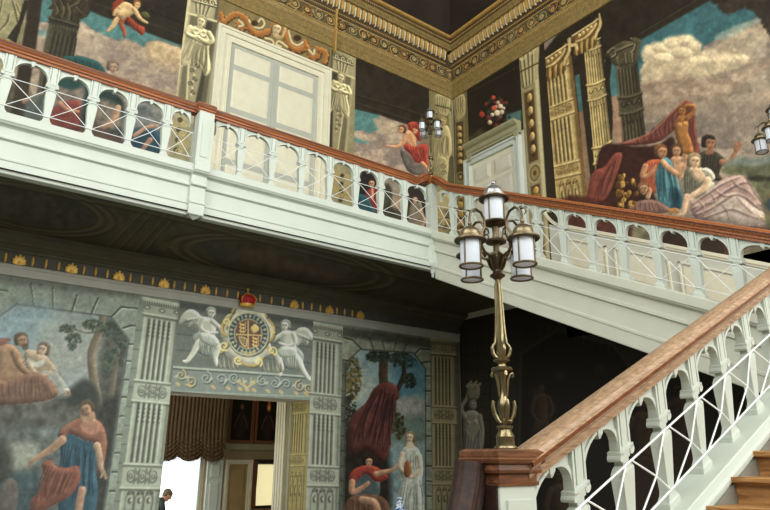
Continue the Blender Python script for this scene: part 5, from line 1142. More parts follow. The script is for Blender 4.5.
# servants
c.poly(SC_((92, 310), (105, 282), (135, 272), (160, 278), (165, 340), (140, 400), (85, 400), (82, 345)), (182, 92, 62), rnd=5, k=.4); c.folds(SC_((105, 285), (155, 282)), SC_((90, 390), (140, 390)), 6, (124, 54, 40), (212, 130, 92), 1.1)
FL1 = (182, 134, 102)
c.limb(SC_((100, 300), (88, 340), (118, 330), (140, 300)), [6, 5, 4, 3], FL1); c.head(*SC_([(160, 244)])[0], 7, FL1, (122, 84, 54), .75)
c.poly(SC_((200, 268), (222, 258), (246, 270), (252, 320), (240, 350), (205, 340), (196, 300)), (192, 148, 118), rnd=5, k=.4); c.head(*SC_([(222, 240)])[0], 6.4, (186, 140, 110), (92, 64, 46), .1, 0, True)
c.limb(SC_((246, 275), (262, 262), (250, 255)), [4, 3.4, 2.4], FL1)
# woman in blue
BL = (76, 136, 156)
c.poly(SC_((150, 300), (162, 275), (182, 264), (205, 285), (215, 330), (232, 375), (244, 410), (240, 462), (200, 468), (160, 460), (145, 400), (138, 340)), BL, rnd=6, k=.42); c.folds(SC_((155, 280), (200, 280)), SC_((150, 450), (240, 455)), 11, (28, 70, 90), (150, 200, 206), 1.5, bow=-.05)
c.poly(SC_((205, 380), (240, 405), (240, 462), (205, 466)), (26, 58, 74), a=.75, soft=2)
c.limb(SC_((168, 282), (195, 310), (230, 330), (254, 300), (262, 262)), [6, 6, 5, 4, 3], (196, 152, 122))
# dark-clad man pointing
c.poly(SC_((306, 258), (330, 240), (372, 242), (404, 262), (414, 285), (400, 300), (390, 330), (405, 352), (370, 356), (330, 330), (310, 300)), (66, 62, 52), rnd=6, k=.4); c.folds(SC_((330, 250), (395, 265)), SC_((330, 330), (390, 340)), 6, (34, 32, 28), (100, 96, 80), 1.2)
FD = (162, 114, 86)
c.limb(SC_((402, 285), (430, 282), (448, 255), (458, 232)), [7, 6, 4.4, 3.4], FD); c.poly(SC_((446, 236), (452, 205), (462, 212), (470, 202), (476, 212), (468, 236), (456, 248)), FD, rnd=2)
for p in (((454, 222), (450, 206)), ((460, 222), (462, 204)), ((465, 224), (472, 203)), ((468, 228), (477, 212))): c.stroke(SC_(p), 1.3, FD, sm=False)
c.poly(SC_((338, 236), (362, 232), (366, 250), (340, 252)), (150, 104, 80), soft=.8); c.head(*SC_([(347, 210)])[0], 7.4, (166, 118, 90), (56, 44, 38), .8); c.stroke(SC_((328, 205), (340, 186), (366, 190)), 3, (58, 46, 40))
# seated woman with the pale skirt
c.poly(SC_((252, 380), (250, 345), (258, 318), (280, 305), (300, 320), (318, 345), (312, 375), (280, 400), (255, 412)), (116, 118, 106), rnd=5, k=.4); c.folds(SC_((258, 330), (300, 330)), SC_((255, 405), (300, 385)), 6, (70, 72, 66), (164, 164, 148), 1.1)
WS = (212, 184, 160)
c.poly(SC_((272, 312), (290, 300), (318, 304), (338, 318), (335, 345), (315, 360), (295, 350), (282, 330)), WS, rnd=4, k=.35)
c.poly(SC_((318, 312), (340, 305), (362, 318), (374, 345), (358, 358), (335, 350), (345, 335), (330, 325)), (196, 194, 182), rnd=4, k=.4); c.folds(SC_((330, 312), (365, 330)), SC_((335, 345), (365, 352)), 5, (128, 128, 120), (226, 224, 210), 1)
c.poly(SC_((335, 355), (360, 358), (372, 372), (345, 400), (325, 392)), (190, 188, 176), rnd=4, k=.3)
c.limb(SC_((345, 355), (335, 380), (300, 405), (262, 425)), [8, 7, 5.4, 4], WS); c.limb(SC_((262, 418), (256, 450), (252, 475), (244, 488)), [6, 5.4, 4.4, 3], (204, 172, 148)); c.stroke(SC_((262, 424), (285, 428)), 3, WS); c.stroke(SC_((240, 486), (228, 488)), 2.4, WS)
c.head(*SC_([(290, 280)])[0], 7.6, (214, 182, 156), (150, 130, 102), .45, .1, True)
c.poly(SC_((276, 470), (278, 440), (310, 432), (350, 400), (395, 355), (440, 338), (485, 335), (505, 352), (525, 385), (545, 425), (565, 450), (545, 470), (590, 505), (580, 545), (500, 540), (400, 520), (300, 505)), (168, 142, 142), rnd=9, k=.38)
c.poly(SC_((350, 500), (390, 430), (430, 405), (470, 410), (520, 455), (570, 485), (580, 520), (500, 530), (400, 520)), (186, 174, 170), rnd=8, k=.35, a=.9)
for p, w in ((((285, 450), (340, 412), (400, 372), (470, 344)), 2.2), (((282, 468), (350, 440), (420, 395), (480, 366), (512, 372)), 2.6), (((300, 492), (352, 470), (400, 440), (450, 412), (498, 428), (548, 470)), 2.6), (((296, 478), (330, 455), (372, 440)), 1.8), (((492, 342), (516, 378), (534, 412), (560, 446)), 2.2), (((330, 506), (380, 486), (440, 470), (500, 492), (560, 512)), 2.2), (((380, 400), (410, 418), (436, 416)), 1.6), (((440, 352), (462, 380), (500, 398), (530, 430)), 1.8), (((400, 452), (420, 476), (428, 506)), 1.6), (((460, 424), (486, 452), (524, 488)), 1.8), (((310, 440), (330, 462), (326, 490)), 1.4), (((360, 412), (376, 440), (370, 476)), 1.4)):
    c.stroke(SC_(p), [w*.5, w, w*.4], (98, 74, 80), a=.75, soft=1.1); c.stroke([(x+.3, y-1.9) for x, y in SC_(p)], [w*.4, w*.8, w*.3], (220, 202, 196), a=.7, soft=.9)
c.poly(SC_((545, 490), (570, 498), (590, 515), (570, 520), (550, 505)), WS, rnd=3, k=.35); c.ell(*SC_([(572, 468)])[0], 3, 2.6, (170, 112, 92))
# child and vessels
c.poly(SC_((95, 400), (120, 398), (135, 415), (140, 445), (95, 445), (75, 430)), (52, 42, 38), soft=1); c.limb(SC_((110, 420), (118, 395), (108, 385)), [5, 4, 3], (186, 144, 116)); c.head(*SC_([(92, 388)])[0], 6, (190, 148, 118), (128, 96, 62), .3)
c.poly(SC_((30, 470), (60, 440), (130, 430), (190, 460), (200, 480), (30, 490)), (138, 104, 100), rnd=4, k=.4); c.folds(SC_((60, 442), (150, 440)), SC_((50, 480), (180, 480)), 6, (90, 62, 60), (176, 144, 138), 1.2); c.poly(SC_((190, 470), (220, 462), (235, 478), (200, 485)), (180, 130, 80), rnd=2)
rg = random.Random(4)
for k in range(26):
    x, y = rg.uniform(-8, 66), rg.uniform(335, 460); c.ell(*SC_([(x, y)])[0], rg.uniform(1.4, 3), rg.uniform(2, 4), rg.choice([(162, 124, 54), (120, 86, 36), (188, 150, 78), (96, 64, 30)]), rnd=1.6, k=.6, soft=.6)
# landscape to the right
c.poly(SC_((430, 275), (480, 262), (520, 268), (600, 258), (760, 240), (760, 330), (430, 310)), (118, 136, 134), a=.9, soft=2.5); c.poly(SC_((400, 310), (450, 290), (520, 300), (580, 290), (760, 290), (760, 560), (590, 560), (560, 450), (520, 380), (480, 335), (420, 330)), (102, 108, 84), soft=2, tex=.25, ts=6)
c.poly(SC_((500, 345), (540, 335), (600, 340), (760, 330), (760, 360), (600, 358), (530, 358)), (58, 58, 46), soft=1.4, tex=.2); c.poly(SC_((560, 420), (600, 400), (760, 400), (760, 560), (600, 520)), (112, 98, 72), a=.7, soft=3, tex=.2); c.poly(SC_((575, 440), (590, 425), (640, 430), (640, 480), (580, 470)), (62, 78, 92), soft=1.5)
# dark red hangings low down, behind the balusters
c.poly([(560, 200), (640, 212), (720, 226), (800, 240), (800, 330), (560, 300)], (92, 48, 40), a=.9, soft=2, tex=.25); c.poly([(636, 222), (660, 226), (662, 246), (634, 240)], (122, 118, 100), soft=1.4, tex=.25); c.poly([(668, 226), (720, 236), (716, 262), (664, 252)], (62, 46, 38), soft=2); c.poly([(745, 238), (775, 244), (775, 270), (745, 262)], (120, 112, 96), soft=2)
c.noise(.15, 5, 24); c.noise(.10, 1.8, 25)
c.build('wall_painting', 'largest mural: two gilt columns, red canopy, reclining woman in a pale skirt', 'mural')
# ------------------------------------------------------------------ doors
def panel(m, u0, u1, v0, v1, M, t0, t1, e=.05):
    """raised and fielded panel"""
    m.frust([(t0, (u1-u0)/2, (v1-v0)/2), (t0+(t1-t0)*.3, (u1-u0)/2, (v1-v0)/2), (t1, (u1-u0)/2-e, (v1-v0)/2-e), (t1+.002, (u1-u0)/2-e, (v1-v0)/2-e)], lambda x, y, z: M((u0+u1)/2+x, z, (v0+v1)/2+y))
def door_surround(M, u0, u1, z0, z1, steps, mt, root):
    m = MB(); a = 0.
    for w, t in steps:
        m.box(u0+a, u0+a+w, 0, t, z0, z1-a, M); m.box(u1-a-w, u1-a, 0, t, z0, z1-a, M); m.box(u0+a+w, u1-a-w, 0, t, z1-a-w, z1-a, M); a += w
    m.build('architrave', mt, root); return a
MA = lambda u, t, z: Vector((u, D-t, z))
MR = lambda u, t, z: Vector((W-t, u, z))
GF = GZ+.72
d1 = empty('door_1', (5.06, D, GF)); d1['kind'] = 'structure'
a = door_surround(MA, 3.77, 6.36, GF, 8.10, [(.05, .10), (.06, .075), (.05, .09), (.11, .05), (.03, .07)], CREAM, d1)
for u0, u1 in ((3.77+a, 5.045), (5.055, 6.36-a)):
    m = MB(); m.box(u0, u1, .0, .022, GF+.01, 8.10-a, MA); lf = m.build('door_leaf', STILE, d1)
    for z0, z1 in ((7.36, 7.72), (6.42, 7.24), (5.34, 6.3), (4.0, 5.22)):
        m = MB(); panel(m, u0+.10, u1-.10, z0, z1, MA, .02, .034, .04); m.build('door_panel', CREAM, lf)
m = MB(); m.box(5.02, 5.08, .022, .036, GF+.01, 8.10-a, MA); m.build('meeting_stile', STILE, d1)
DWHITE = mat('warm_white_paint', (204, 202, 184), .5, var=.04)
d2 = empty('door_2', (W, 9.3, GF)); d2['kind'] = 'structure'
a = door_surround(MR, 8.45, 10.16, GF, 6.80, [(.05, .12), (.07, .085), (.05, .1)], WHITE, d2)
m = MB(); m.box(8.45+a, 10.16-a, 0, .03, GF+.01, 6.80-a, MR); lf = m.build('door_leaf', CREAM, d2)
for u0, u1 in ((8.72, 9.25), (9.38, 9.89)):
    for z0, z1 in ((6.12, 6.5), (5.2, 6.02), (4.0, 5.05)):
        m = MB(); panel(m, u0, u1, z0, z1, MR, .028, .062, .07); m.build('door_panel', DWHITE, lf)
OLIVE = mat('olive_stone_paint', (148, 146, 112), .6, var=.08)
hood = empty('door_hood', (W-.1, 9.2, 6.84), 'olive painted stone hood moulding above the white side door', 'hood')
m = MB(); m.sweep([(0, 0), (.10, 0), (.10, .05), (.13, .07), (.13, .17), (.2, .20), (.24, .24), (.24, .29), (0, .29)], [Vector((W-.012, 10.04, 6.84)), Vector((W-.012, 8.42, 6.84))], [(n_s, Vector((0, 0, 1)))]*2); m.build('moulding', OLIVE, hood)
for y in (8.5, 9.96):
    m = MB(); m.frust([(6.70, .03, .05), (6.76, .05, .06), (6.84, .09, .07), (6.9, .10, .07)], lambda x, yy, z, y=y: Vector((W-.11-x*.2, y+yy, z))); m.build('bracket', OLIVE, hood)
# ------------------------------------------------------------------ lower cornice with gilt ornaments
DGREY = mat('slate_paint', (82, 82, 74), .6, var=.12); LGREY = mat('pale_stone_paint', (176, 176, 164), .6, var=.06, scale=4); OLDK = mat('olive_dark_paint', (84, 80, 62), .65, var=.12, scale=4)
corn = empty('cornice', (3, D, 2.53), 'long grey cornice with gilt palmettes and beads beneath the gallery', 'cornice')
def prof_line(pr, x0, x1): 
    m = MB(); m.sweep(pr, [Vector((x0, D-.001, 0)), Vector((x1, D-.001, 0))], [(n_g, Vector((0, 0, 1)))]*2); return m
prof_line([(0, 2.53), (.03, 2.53), (.03, 2.645), (.045, 2.65), (.045, 2.675), (.06, 2.68), (.06, 2.69), (0, 2.69)], XL, W-.01).build('architrave', LGREY, corn)
prof_line([(0, 2.69), (.04, 2.69), (.04, 2.875), (0, 2.875)], XL, W-.01).build('frieze', DGREY, corn)
prof_line([(0, 2.875), (.07, 2.875), (.08, 2.89), (.08, 2.91), (.14, 2.95), (.2, 2.97), (.2, 2.995), (.28, 3.03), (.32, 3.045), (.32, GZ+.049), (0, GZ+.049)], XL, W-.01).build('crown_moulding', OLDK, corn)
gl = [onY(px, 265.5+.155*px-.00002*px*px, D-.06).x for px in (17.9, 70.5, 117.9, 163, 204.5, 248, 293.6, 329, 360)]
gl = [gl[0]-(gl[1]-gl[0])]+gl
for i, x in enumerate(gl):
    if i != 6:
        m = MB(); c0 = Vector((x, D-.06, 2.70))
        for k in range(7):
            a = math.radians(-72+24*k); L = .155-.02*abs(k-3)
            m.frust([(0, .010, .012), (L*.55, .021, .018), (L*.85, .018, .02), (L, .006, .012)], lambda px_, py_, pz, a=a: c0+Vector((px_*math.cos(a)+pz*math.sin(a), -py_-.012, pz*math.cos(a)-px_*math.sin(a))), True)
        m.ball((x, D-.075, 2.72), .028, 6)
        for s_ in (-1, 1): m.ball((x+s_*.075, D-.07, 2.72), .02, 5)
        m.build('palmette', GOLD, corn)
    if i < len(gl)-1:
        for k in (1, 2, 3):
            xx = x+(gl[i+1]-x)*k/4; m = MB(); m.ball((xx, D-.052, 2.775), .022, 6, (.95, 1, 3.4)); m.build('bead', GOLD, corn)
# carved crown over the arms
CR = mat('crimson_velvet', (176, 34, 34), .6, var=.2, scale=30)
xc = onY(248, 290, D-.1).x
def SH(q): q.v = [(xc+(v[0]-xc)*.82, v[1], 2.57+(v[2]-2.57)*.82) for v in q.v]
m = MB(); m.lathe([(.16, 0), (.17, .01), (.17, .06), (.15, .07)], (xc, D-.115, 2.57), 20, squash=(1, .5)); SH(m); m.build('crown_band', GOLD, overdoor)
m = MB(); m.lathe([(.14, .05), (.175, .10), (.19, .17), (.17, .23), (.1, .27), (.01, .28)], (xc, D-.115, 2.57), 20, squash=(1, .5)); SH(m); m.build('crown_cap', CR, overdoor)
m = MB()
for k in range(5): m.ball((xc-.14+.07*k, D-.17+.02*abs(k-2), 2.67), .026, 5)
for s_ in (-1, 0, 1): m.tube([(xc+s_*.15, D-.16, 2.66), (xc+s_*.17, D-.19, 2.74), (xc+s_*.09, D-.17, 2.83), (xc, D-.12, 2.86)], .014, 6)
m.ball((xc, D-.1, 2.88), .028, 6); m.box(xc-.01, xc+.01, D-.11, D-.09, 2.9, 2.99); m.box(xc-.035, xc+.035, D-.11, D-.09, 2.945, 2.965)
SH(m); m.build('crown_arches', GOLD, overdoor)
# ------------------------------------------------------------------ upper entablature
OCH = mat('ochre_gilt_plaster', (132, 112, 66), .55, var=.28, scale=16); OCHD = mat('dark_ochre_plaster', (74, 60, 38), .6, var=.2, scale=5); OCHL = mat('bright_ochre', (182, 146, 78), .5, var=.15, scale=8)
COVE = mat('dark_painted_cove', (46, 36, 26), .85, var=.3, scale=1.3)
struct('trim_1', slab(XL, W-.01, D-.02, D-.002, 10.2, CEIL), COVE); struct('trim_2', slab(W-.02, W-.002, YF, D-.02, 10.2, CEIL), COVE)
def entab(name, label, P, Q, n, plane, at, u0, u1, flip):
    e = empty(name, (Vector(P)+Vector(Q))/2+Vector((0, 0, 8.7)), label, 'entablature')
    def pl(pr, nm, mt):
        m = MB(); m.sweep(pr, [Vector(P), Vector(Q)], [(Vector(n), Vector((0, 0, 1)))]*2); m.build(nm, mt, e)
    pl([(0, 8.70), (.04, 8.70), (.04, 8.87), (.06, 8.89), (.06, 9.02), (.075, 9.03), (.09, 9.07), (.11, 9.10), (.11, 9.13), (.055, 9.15), (0, 9.15)], 'architrave', OCH)
    pl([(0, 9.15), (.055, 9.15), (.055, 9.53), (0, 9.53)], 'frieze', OCHD)
    pl([(0, 9.53), (.075, 9.53), (.09, 9.56), (.12, 9.60), (.12, 9.63), (.10, 9.64), (.10, 9.90), (0, 9.90)], 'bed_moulding', OCHD)
    pl([(0, 9.90), (.26, 9.90), (.27, 9.93), (.30, 9.95), (.30, 10.03), (0, 10.03)], 'corona', OCH)
    pl([(0, 10.03), (.27, 10.03), (.29, 10.2), (0, 10.2)], 'fascia', OCHD)
    pl([(0, 10.2), (.33, 10.2), (.36, 10.215), (.36, 10.25), (0, 10.25)], 'gilt_edge', OCHL)
    # egg and dart brackets
    L = (Vector(Q)-Vector(P)).length; dd = (Vector(Q)-Vector(P)).normalized(); mA, mB = MB(), MB()
    k = 0; s = .08
    M = lambda a, t, z: Vector(P)+dd*a+Vector(n)*t+Vector((0, 0, z))
    while s < L-.35:
        mA.frust([(9.68, .014, .02), (9.74, .030, .045), (9.85, .036, .06), (9.89, .036, .07)], lambda x, y, z, s=s: M(s+x, .14+y, z))
        mB.frust([(9.66, .008, .02), (9.76, .016, .03), (9.88, .02, .05), (9.895, .02, .05)], lambda x, y, z, s=s: M(s+.072+x, .13+y, z))
        s += .145
    for nm, zz, tt, rr, dx in (('bead_row', 9.085, .09, .017, .052), ('bead_row', 9.58, .105, .015, .046), ('bead_row', 10.12, .285, .018, .06)):
        q = MB(); a = .05
        while a < L-.3:
            q.frust([(-rr, rr*.5, rr*.5), (0, rr, rr), (rr, rr*.5, rr*.5)], lambda x, y, z, a=a: M(a+x, tt+y, zz+z)); a += dx
        q.build(nm, OCHL, e)
    mA.build('egg_and_dart', OCHL, e); mB.build('dart_row', CREAM, e)
    c = Canvas(plane, at, u0, u1, 9.16, 9.52, .0135, (104, 92, 60), 1., .062); c.wall()
    c.noise(.15, .3, 2); u = u0+.1; i = 0; rg = random.Random(5)
    while u < u1:
        f = (-1)**i; zc = -9.34
        cs = [(196, 168, 104), (186, 122, 62), (164, 164, 134)][i % 3]
        spiral(c, u, zc+.02*f, .15, 1.6, (46, 38, 24), .035, f, rg.random()*6); spiral(c, u-.008, zc+.02*f-.012, .15, 1.6, cs, .024, f, rg.random()*6)
        c.ell(u, zc, .045, .045, (214, 190, 130)); c.ell(u, zc, .02, .02, (90, 66, 36))
        for j in range(6):
            a = rg.uniform(0, 6.28); x, y = u+.19*math.cos(a)*1.1, zc+.13*math.sin(a); c.ell(x, y, .045, .018, rg.choice([(190, 140, 72), (176, 168, 128), (150, 104, 54)]), rot=a+1.2); c.ell(x+.01, y+.012, .035, .010, (52, 42, 26), rot=a+1.2)
        u += .30; i += 1
    c.stroke([(u0, -9.18), (u1, -9.18)], .02, (190, 162, 96), sm=False); c.stroke([(u0, -9.505), (u1, -9.505)], .02, (190, 162, 96), sm=False)
    c.build('frieze_scrolls', None, parent=e)
    return e
eA = entab('entablature', 'ochre and gilt entablature with carved scrolls above the cream doors', (XL+.01, D-.002, 0), (W-.005, D-.002, 0), n_g, 'Y', D, -1., W-.07, 1)
entab('entablature', 'ochre and gilt entablature with carved scrolls over the great mural', (W-.002, D-.005, 0), (W-.002, YF+.01, 0), n_s, 'X', W, 1.5, D-.07, -1)
m = MB(); m.box(6.40, 6.43, .05, .14, 8.55, 9.62, MA); m.box(6.385, 6.445, .05, .15, 9.1, 9.15, MA); m.box(6.385, 6.445, .05, .15, 9.58, 9.64, MA); m.build('gilt_strip', OCHL, eA)
# ------------------------------------------------------------------ lamps on the newels
def make_lamp():
    LX, LY = nc.x+.022, nc.y-.01
    root = empty('newel_lamp', (LX, LY, LAMP_Z), 'tall brass lamp with five frosted lanterns on the oak-capped newel', 'lamp', 'five-lantern newel lamps')
    O = Vector((LX, LY, LAMP_Z)); W_ = lambda x, y, z: O+Vector((x, y, z))
    m = MB(); m.lathe([(.055, 0), (.058, .006), (.055, .014), (.046, .018), (.044, .055), (.047, .06), (.042, .07), (.034, .085), (.033, .095), (.040, .10), (.040, .112), (.02, .118)], n=28, M=W_); m.build('base', BRASS, root)
    m = MB(); m.lathe([(.012, .11), (.016, .13), (.012, .145), (.012, .155), (.026, .175), (.032, .20), (.030, .225), (.020, .25), (.014, .28), (.013, .31), (.016, .345), (.024, .375), (.028, .385), (.012, .39)], n=24, M=W_); m.ball(W_(.018, -.02, .135), .014, 6); m.build('vase_stem', BRASS, root)
    for k in range(4):
        a = PI/4+k*PI/2+.3; P = lambda r, z: W_(r*math.cos(a), r*math.sin(a), z)
        m = MB(); m.tube([P(.018, .122), P(.034, .14), (P(.05, .17)), P(.058, .21), P(.054, .235), P(.046, .225)], [.008, .010, .012, .011, .009, .005], 8)
        m.tube([P(.020, .26), P(.022, .30), P(.028, .345), P(.040, .372), P(.053, .376), P(.058, .362), P(.050, .354)], [.006, .008, .008, .009, .009, .008, .005], 8); m.build('scroll_strap', BRASS, root)
    m = MB(); m.lathe([(.03, .382), (.052, .388), (.055, .398), (.048, .404), (.024, .41), (.020, .422), (.026, .432), (.040, .436), (.042, .444), (.026, .452), (.018, .46)], n=28, M=W_); m.build('collar', BRASS, root)
    for k in range(4):
        a = PI/4+k*PI/2+.3; P = lambda r, z: W_(r*math.cos(a), r*math.sin(a), z)
        m = MB(); m.tube([P(.016, .452), P(.034, .46), P(.046, .478), P(.047, .505), P(.040, .52), P(.030, .53), P(.024, .57), P(.021, .62), P(.018, .72), P(.015, .85)], [.006, .010, .011, .010, .009, .009, .009, .008, .007, .006], 8); m.build('scroll_strap', BRASS, root)
    m = MB(); m.lathe([(.013, .45), (.018, .50), (.022, .54), (.02, .62), (.017, .72), (.014, .86), (.014, .90)], n=16, M=W_, lobes=8, lobe=.10); m.build('shaft', BRASS, root)
    m = MB(); m.lathe([(.018, .875), (.026, .885), (.040, .893), (.042, .90), (.028, .91), (.022, .925), (.024, .94), (.036, .975), (.046, 1.0), (.048, 1.006), (.036, 1.01), (.018, 1.015), (.016, 1.06), (.02, 1.075), (.056, 1.085), (.058, 1.092), (.054, 1.1), (.02, 1.108), (.016, 1.14), (.02, 1.175), (.05, 1.188), (.06, 1.194), (.055, 1.203)], n=28, M=W_, lobes=0); m.build('cup', BRONZE, root)
    m = MB()
    for k in range(8):
        a = k*PI/4; P = lambda r, z: W_(r*math.cos(a), r*math.sin(a), z); m.tube([P(.026, .93), P(.036, .95), P(.046, .98), P(.056, .995), P(.054, .985)], [.006, .008, .008, .006, .004], 6)
    m.build('acanthus_leaves', BRONZE, root)
    def lantern(c, top=False):
        M = lambda x, y, z: c+Vector((x, y, z))
        m = MB(); m.lathe([(.058, .0), (.060, .012), (.060, .018), (.055, .022), (.053, .036), (.044, .054), (.028, .067), (.012, .073), (.008, .080)], n=28, M=M); m.ball(M(0, 0, .09), .012, 6, (1, 1, 1.3))
        hd = m.build('lantern', mat('silvered_dome', (150, 150, 150), .3, .8, var=.1) if top else mat('dull_brass_dome', (124, 112, 86), .35, .8, var=.2, scale=14), root)
        m = MB(); m.lathe([(.058, -.014), (.082, -.014), (.087, -.009), (.086, -.002), (.066, .003), (.056, .004)], n=32, M=M); m.build('brim', BRONZE, hd)
        m = MB(); m.lathe([(.054, -.146), (.056, -.140), (.056, -.014), (.05, -.012)], n=28, M=M); m.build('glass', FROST, hd)
        for k in range(4):
            m = MB(); a = k*PI/2+.25; m.tube([M(.0595*math.cos(a), .0595*math.sin(a), -.148), M(.0595*math.cos(a), .0595*math.sin(a), -.008)], .0045, 6); m.build('bar', BRONZE, hd)
        m = MB()
        R_ = [M(.0595*math.cos(2*PI*k/28), .0595*math.sin(2*PI*k/28), -.148) for k in range(28)]; m.tube(R_, .0065, 8, True); m.build('bottom_ring', BRASS, hd)
    lantern(W_(0, 0, 1.352), True)
    for k in range(4):
        a = k*PI/2; P = lambda r, z: W_(r*math.cos(a), r*math.sin(a), z)
        m = MB(); m.tube([P(.015, 1.03), P(.05, 1.0), P(.09, 1.015), P(.118, 1.06), P(.112, 1.115), P(.085, 1.155), P(.082, 1.20), P(.108, 1.238), P(.148, 1.248), P(.182, 1.228), P(.195, 1.19), P(.195, 1.14)], [.008, .008, .008, .0078, .0075, .007, .007, .0075, .0078, .0075, .007, .006], 8)
        m.tube([P(.182, 1.228), P(.215, 1.225), P(.226, 1.2), P(.212, 1.188)], [.005, .005, .004, .003], 6); m.tube([P(.085, 1.155), P(.060, 1.15), P(.052, 1.13), P(.066, 1.122)], [.005, .005, .004, .003], 6); m.build('arm', BRONZE, root)
        lantern(P(.195, 1.065))
    return root
lamp = make_lamp()
l2 = copy_tree(lamp, loc=(CX+.04, BY, CORNER_TOP)); tag(l2, 'smaller-looking brass lamp of five lanterns where gallery and upper stair meet')
lp = onX(779, 133, 7.03); LN = Vector((7.03, lp.y, lp.z-1.065))
l3 = copy_tree(lamp, loc=LN); tag(l3, 'brass lamp cut by the picture edge, one white lantern before the great mural')
nw3 = empty('newel_post', (LN.x, LN.y, LZ), 'landing newel beneath the lamp cut by the picture edge', 'newel')
slab(LN.x-.12, LN.x+.12, LN.y-.12, LN.y+.12, LZ-.3, LN.z-.1).build('newel_shaft', WHITE, nw3)
m = MB(); m.frust([(-.1, .13, .13), (-.07, .15, .15), (-.02, .16, .16), (0, .14, .14)], lambda x, y, z: LN+Vector((x, y, z))); m.build('newel_cap', OAKD, nw3)
# ------------------------------------------------------------------ blue and white vases on a console table
bw = bpy.data.materials.new('blue_white_porcelain'); bw.use_nodes = True; nt = bw.node_tree; b = nt.nodes['Principled BSDF']; b.inputs['Roughness'].default_value = .15
tc = nt.nodes.new('ShaderNodeTexCoord'); no = nt.nodes.new('ShaderNodeTexNoise'); no.inputs['Scale'].default_value = 26; no.inputs['Detail'].default_value = 3; rp = nt.nodes.new('ShaderNodeValToRGB')
rp.color_ramp.elements[0].position = .44; rp.color_ramp.elements[1].position = .54; rp.color_ramp.elements[0].color = (*lin((40, 96, 176)), 1); rp.color_ramp.elements[1].color = (*lin((226, 238, 246)), 1)
nt.links.new(tc.outputs['Object'], no.inputs['Vector']); nt.links.new(no.outputs['Fac'], rp.inputs['Fac']); nt.links.new(rp.outputs['Color'], b.inputs['Base Color'])
tb = empty('console_table', (8.2, 9.6, FL), 'dark wooden console table carrying two blue and white vases', 'table')
slab(7.2, 9.25, 9.35, 9.85, -1.05, -1.0).build('table_top', OAKD, tb)
for x in (7.3, 9.15):
    for y in (9.42, 9.78): slab(x-.03, x+.03, y-.03, y+.03, FL, -1.05).build('leg', OAKD, tb)
v1 = onY(456.8, 500, 9.6); v2 = onY(400, 504, 9.6)
vz = empty('vase', (v1.x, 9.6, -1.0), 'lidded blue and white porcelain jar beside the dark newel rail', 'vase')
m = MB(); m.lathe([(.07, 0), (.075, .01), (.08, .05), (.12, .13), (.145, .20), (.14, .26), (.10, .31), (.06, .335), (.055, .36)], (v1.x, 9.6, -1.0), 28); m.build('jar_body', bw, vz)
m = MB(); m.lathe([(.066, .36), (.068, .37), (.055, .40), (.025, .43), (.018, .45), (.028, .47), (.022, .50), (.006, .515)], (v1.x, 9.6, -1.0), 24); m.build('jar_lid', bw, vz)
m = MB(); m.lathe([(.055, 0), (.06, .01), (.085, .08), (.092, .16), (.075, .23), (.05, .27), (.046, .32), (.062, .36), (.064, .37), (.05, .37)], (v2.x, 9.6, -1.0), 28)
tag(m.build('vase', bw), 'open blue and white porcelain vase below the woman in white', 'vase')
# ------------------------------------------------------------------ room beyond the doorway
RY = 15.0; RX0, RX1, RZ = 2.6, 8.4, 2.7
WALLP = mat('tan_room_wall', (146, 130, 98), .7, var=.08)
WX0, WX1, WZ0, WZ1 = 4.5, 6.05, -1.25, 2.0
m = MB(); m.box(RX0, WX0, RY, RY+.3, FL, RZ); m.box(WX1, RX1, RY, RY+.3, FL, RZ); m.box(WX0, WX1, RY, RY+.3, FL, WZ0); m.box(WX0, WX1, RY, RY+.3, WZ1, RZ); struct('wall_far', m, WALLP)
struct('wall_side', slab(RX1, RX1+.2, D+WT, RY+.3, FL, RZ), WALLP)
struct('wall_window_side', MB().box(RX0-.2, RX0, D+WT, 12.2, FL, RZ).box(RX0-.2, RX0, 14.2, RY+.3, FL, RZ).box(RX0-.2, RX0, 12.2, 14.2, FL, -.9).box(RX0-.2, RX0, 12.2, 14.2, 2.2, RZ), WALLP)
struct('ceiling_room', slab(RX0-.2, RX1+.2, D+WT, RY+.3, RZ, RZ+.2), PLAST)
w4 = empty('window_4', (5.3, RY, WZ0)); w4['kind'] = 'structure'
m = MB()
for x in (WX0+.03, WX1-.03): m.box(x-.03, x+.03, RY+.1, RY+.16, WZ0, WZ1)
m.box(WX0, WX1, RY+.1, RY+.16, WZ0, WZ0+.06); m.box(WX0, WX1, RY+.1, RY+.16, WZ1-.06, WZ1); m.build('window_frame', WHITE, w4)
gm = bpy.data.materials.new('window_glass'); gm.use_nodes = True; nt = gm.node_tree; tr = nt.nodes.new('ShaderNodeBsdfTransparent'); nt.links.new(tr.outputs[0], nt.nodes['Material Output'].inputs['Surface'])
gb = nt.nodes.new('ShaderNodeBsdfGlossy'); gb.inputs['Roughness'].default_value = .02; mxs = nt.nodes.new('ShaderNodeMixShader'); mxs.inputs[0].default_value = .06
nt.links.new(tr.outputs[0], mxs.inputs[1]); nt.links.new(gb.outputs[0], mxs.inputs[2]); nt.links.new(mxs.outputs[0], nt.nodes['Material Output'].inputs['Surface'])
slab(WX0+.06, WX1-.06, RY+.12, RY+.128, WZ0+.06, WZ1-.06).build('glass', gm, w4)
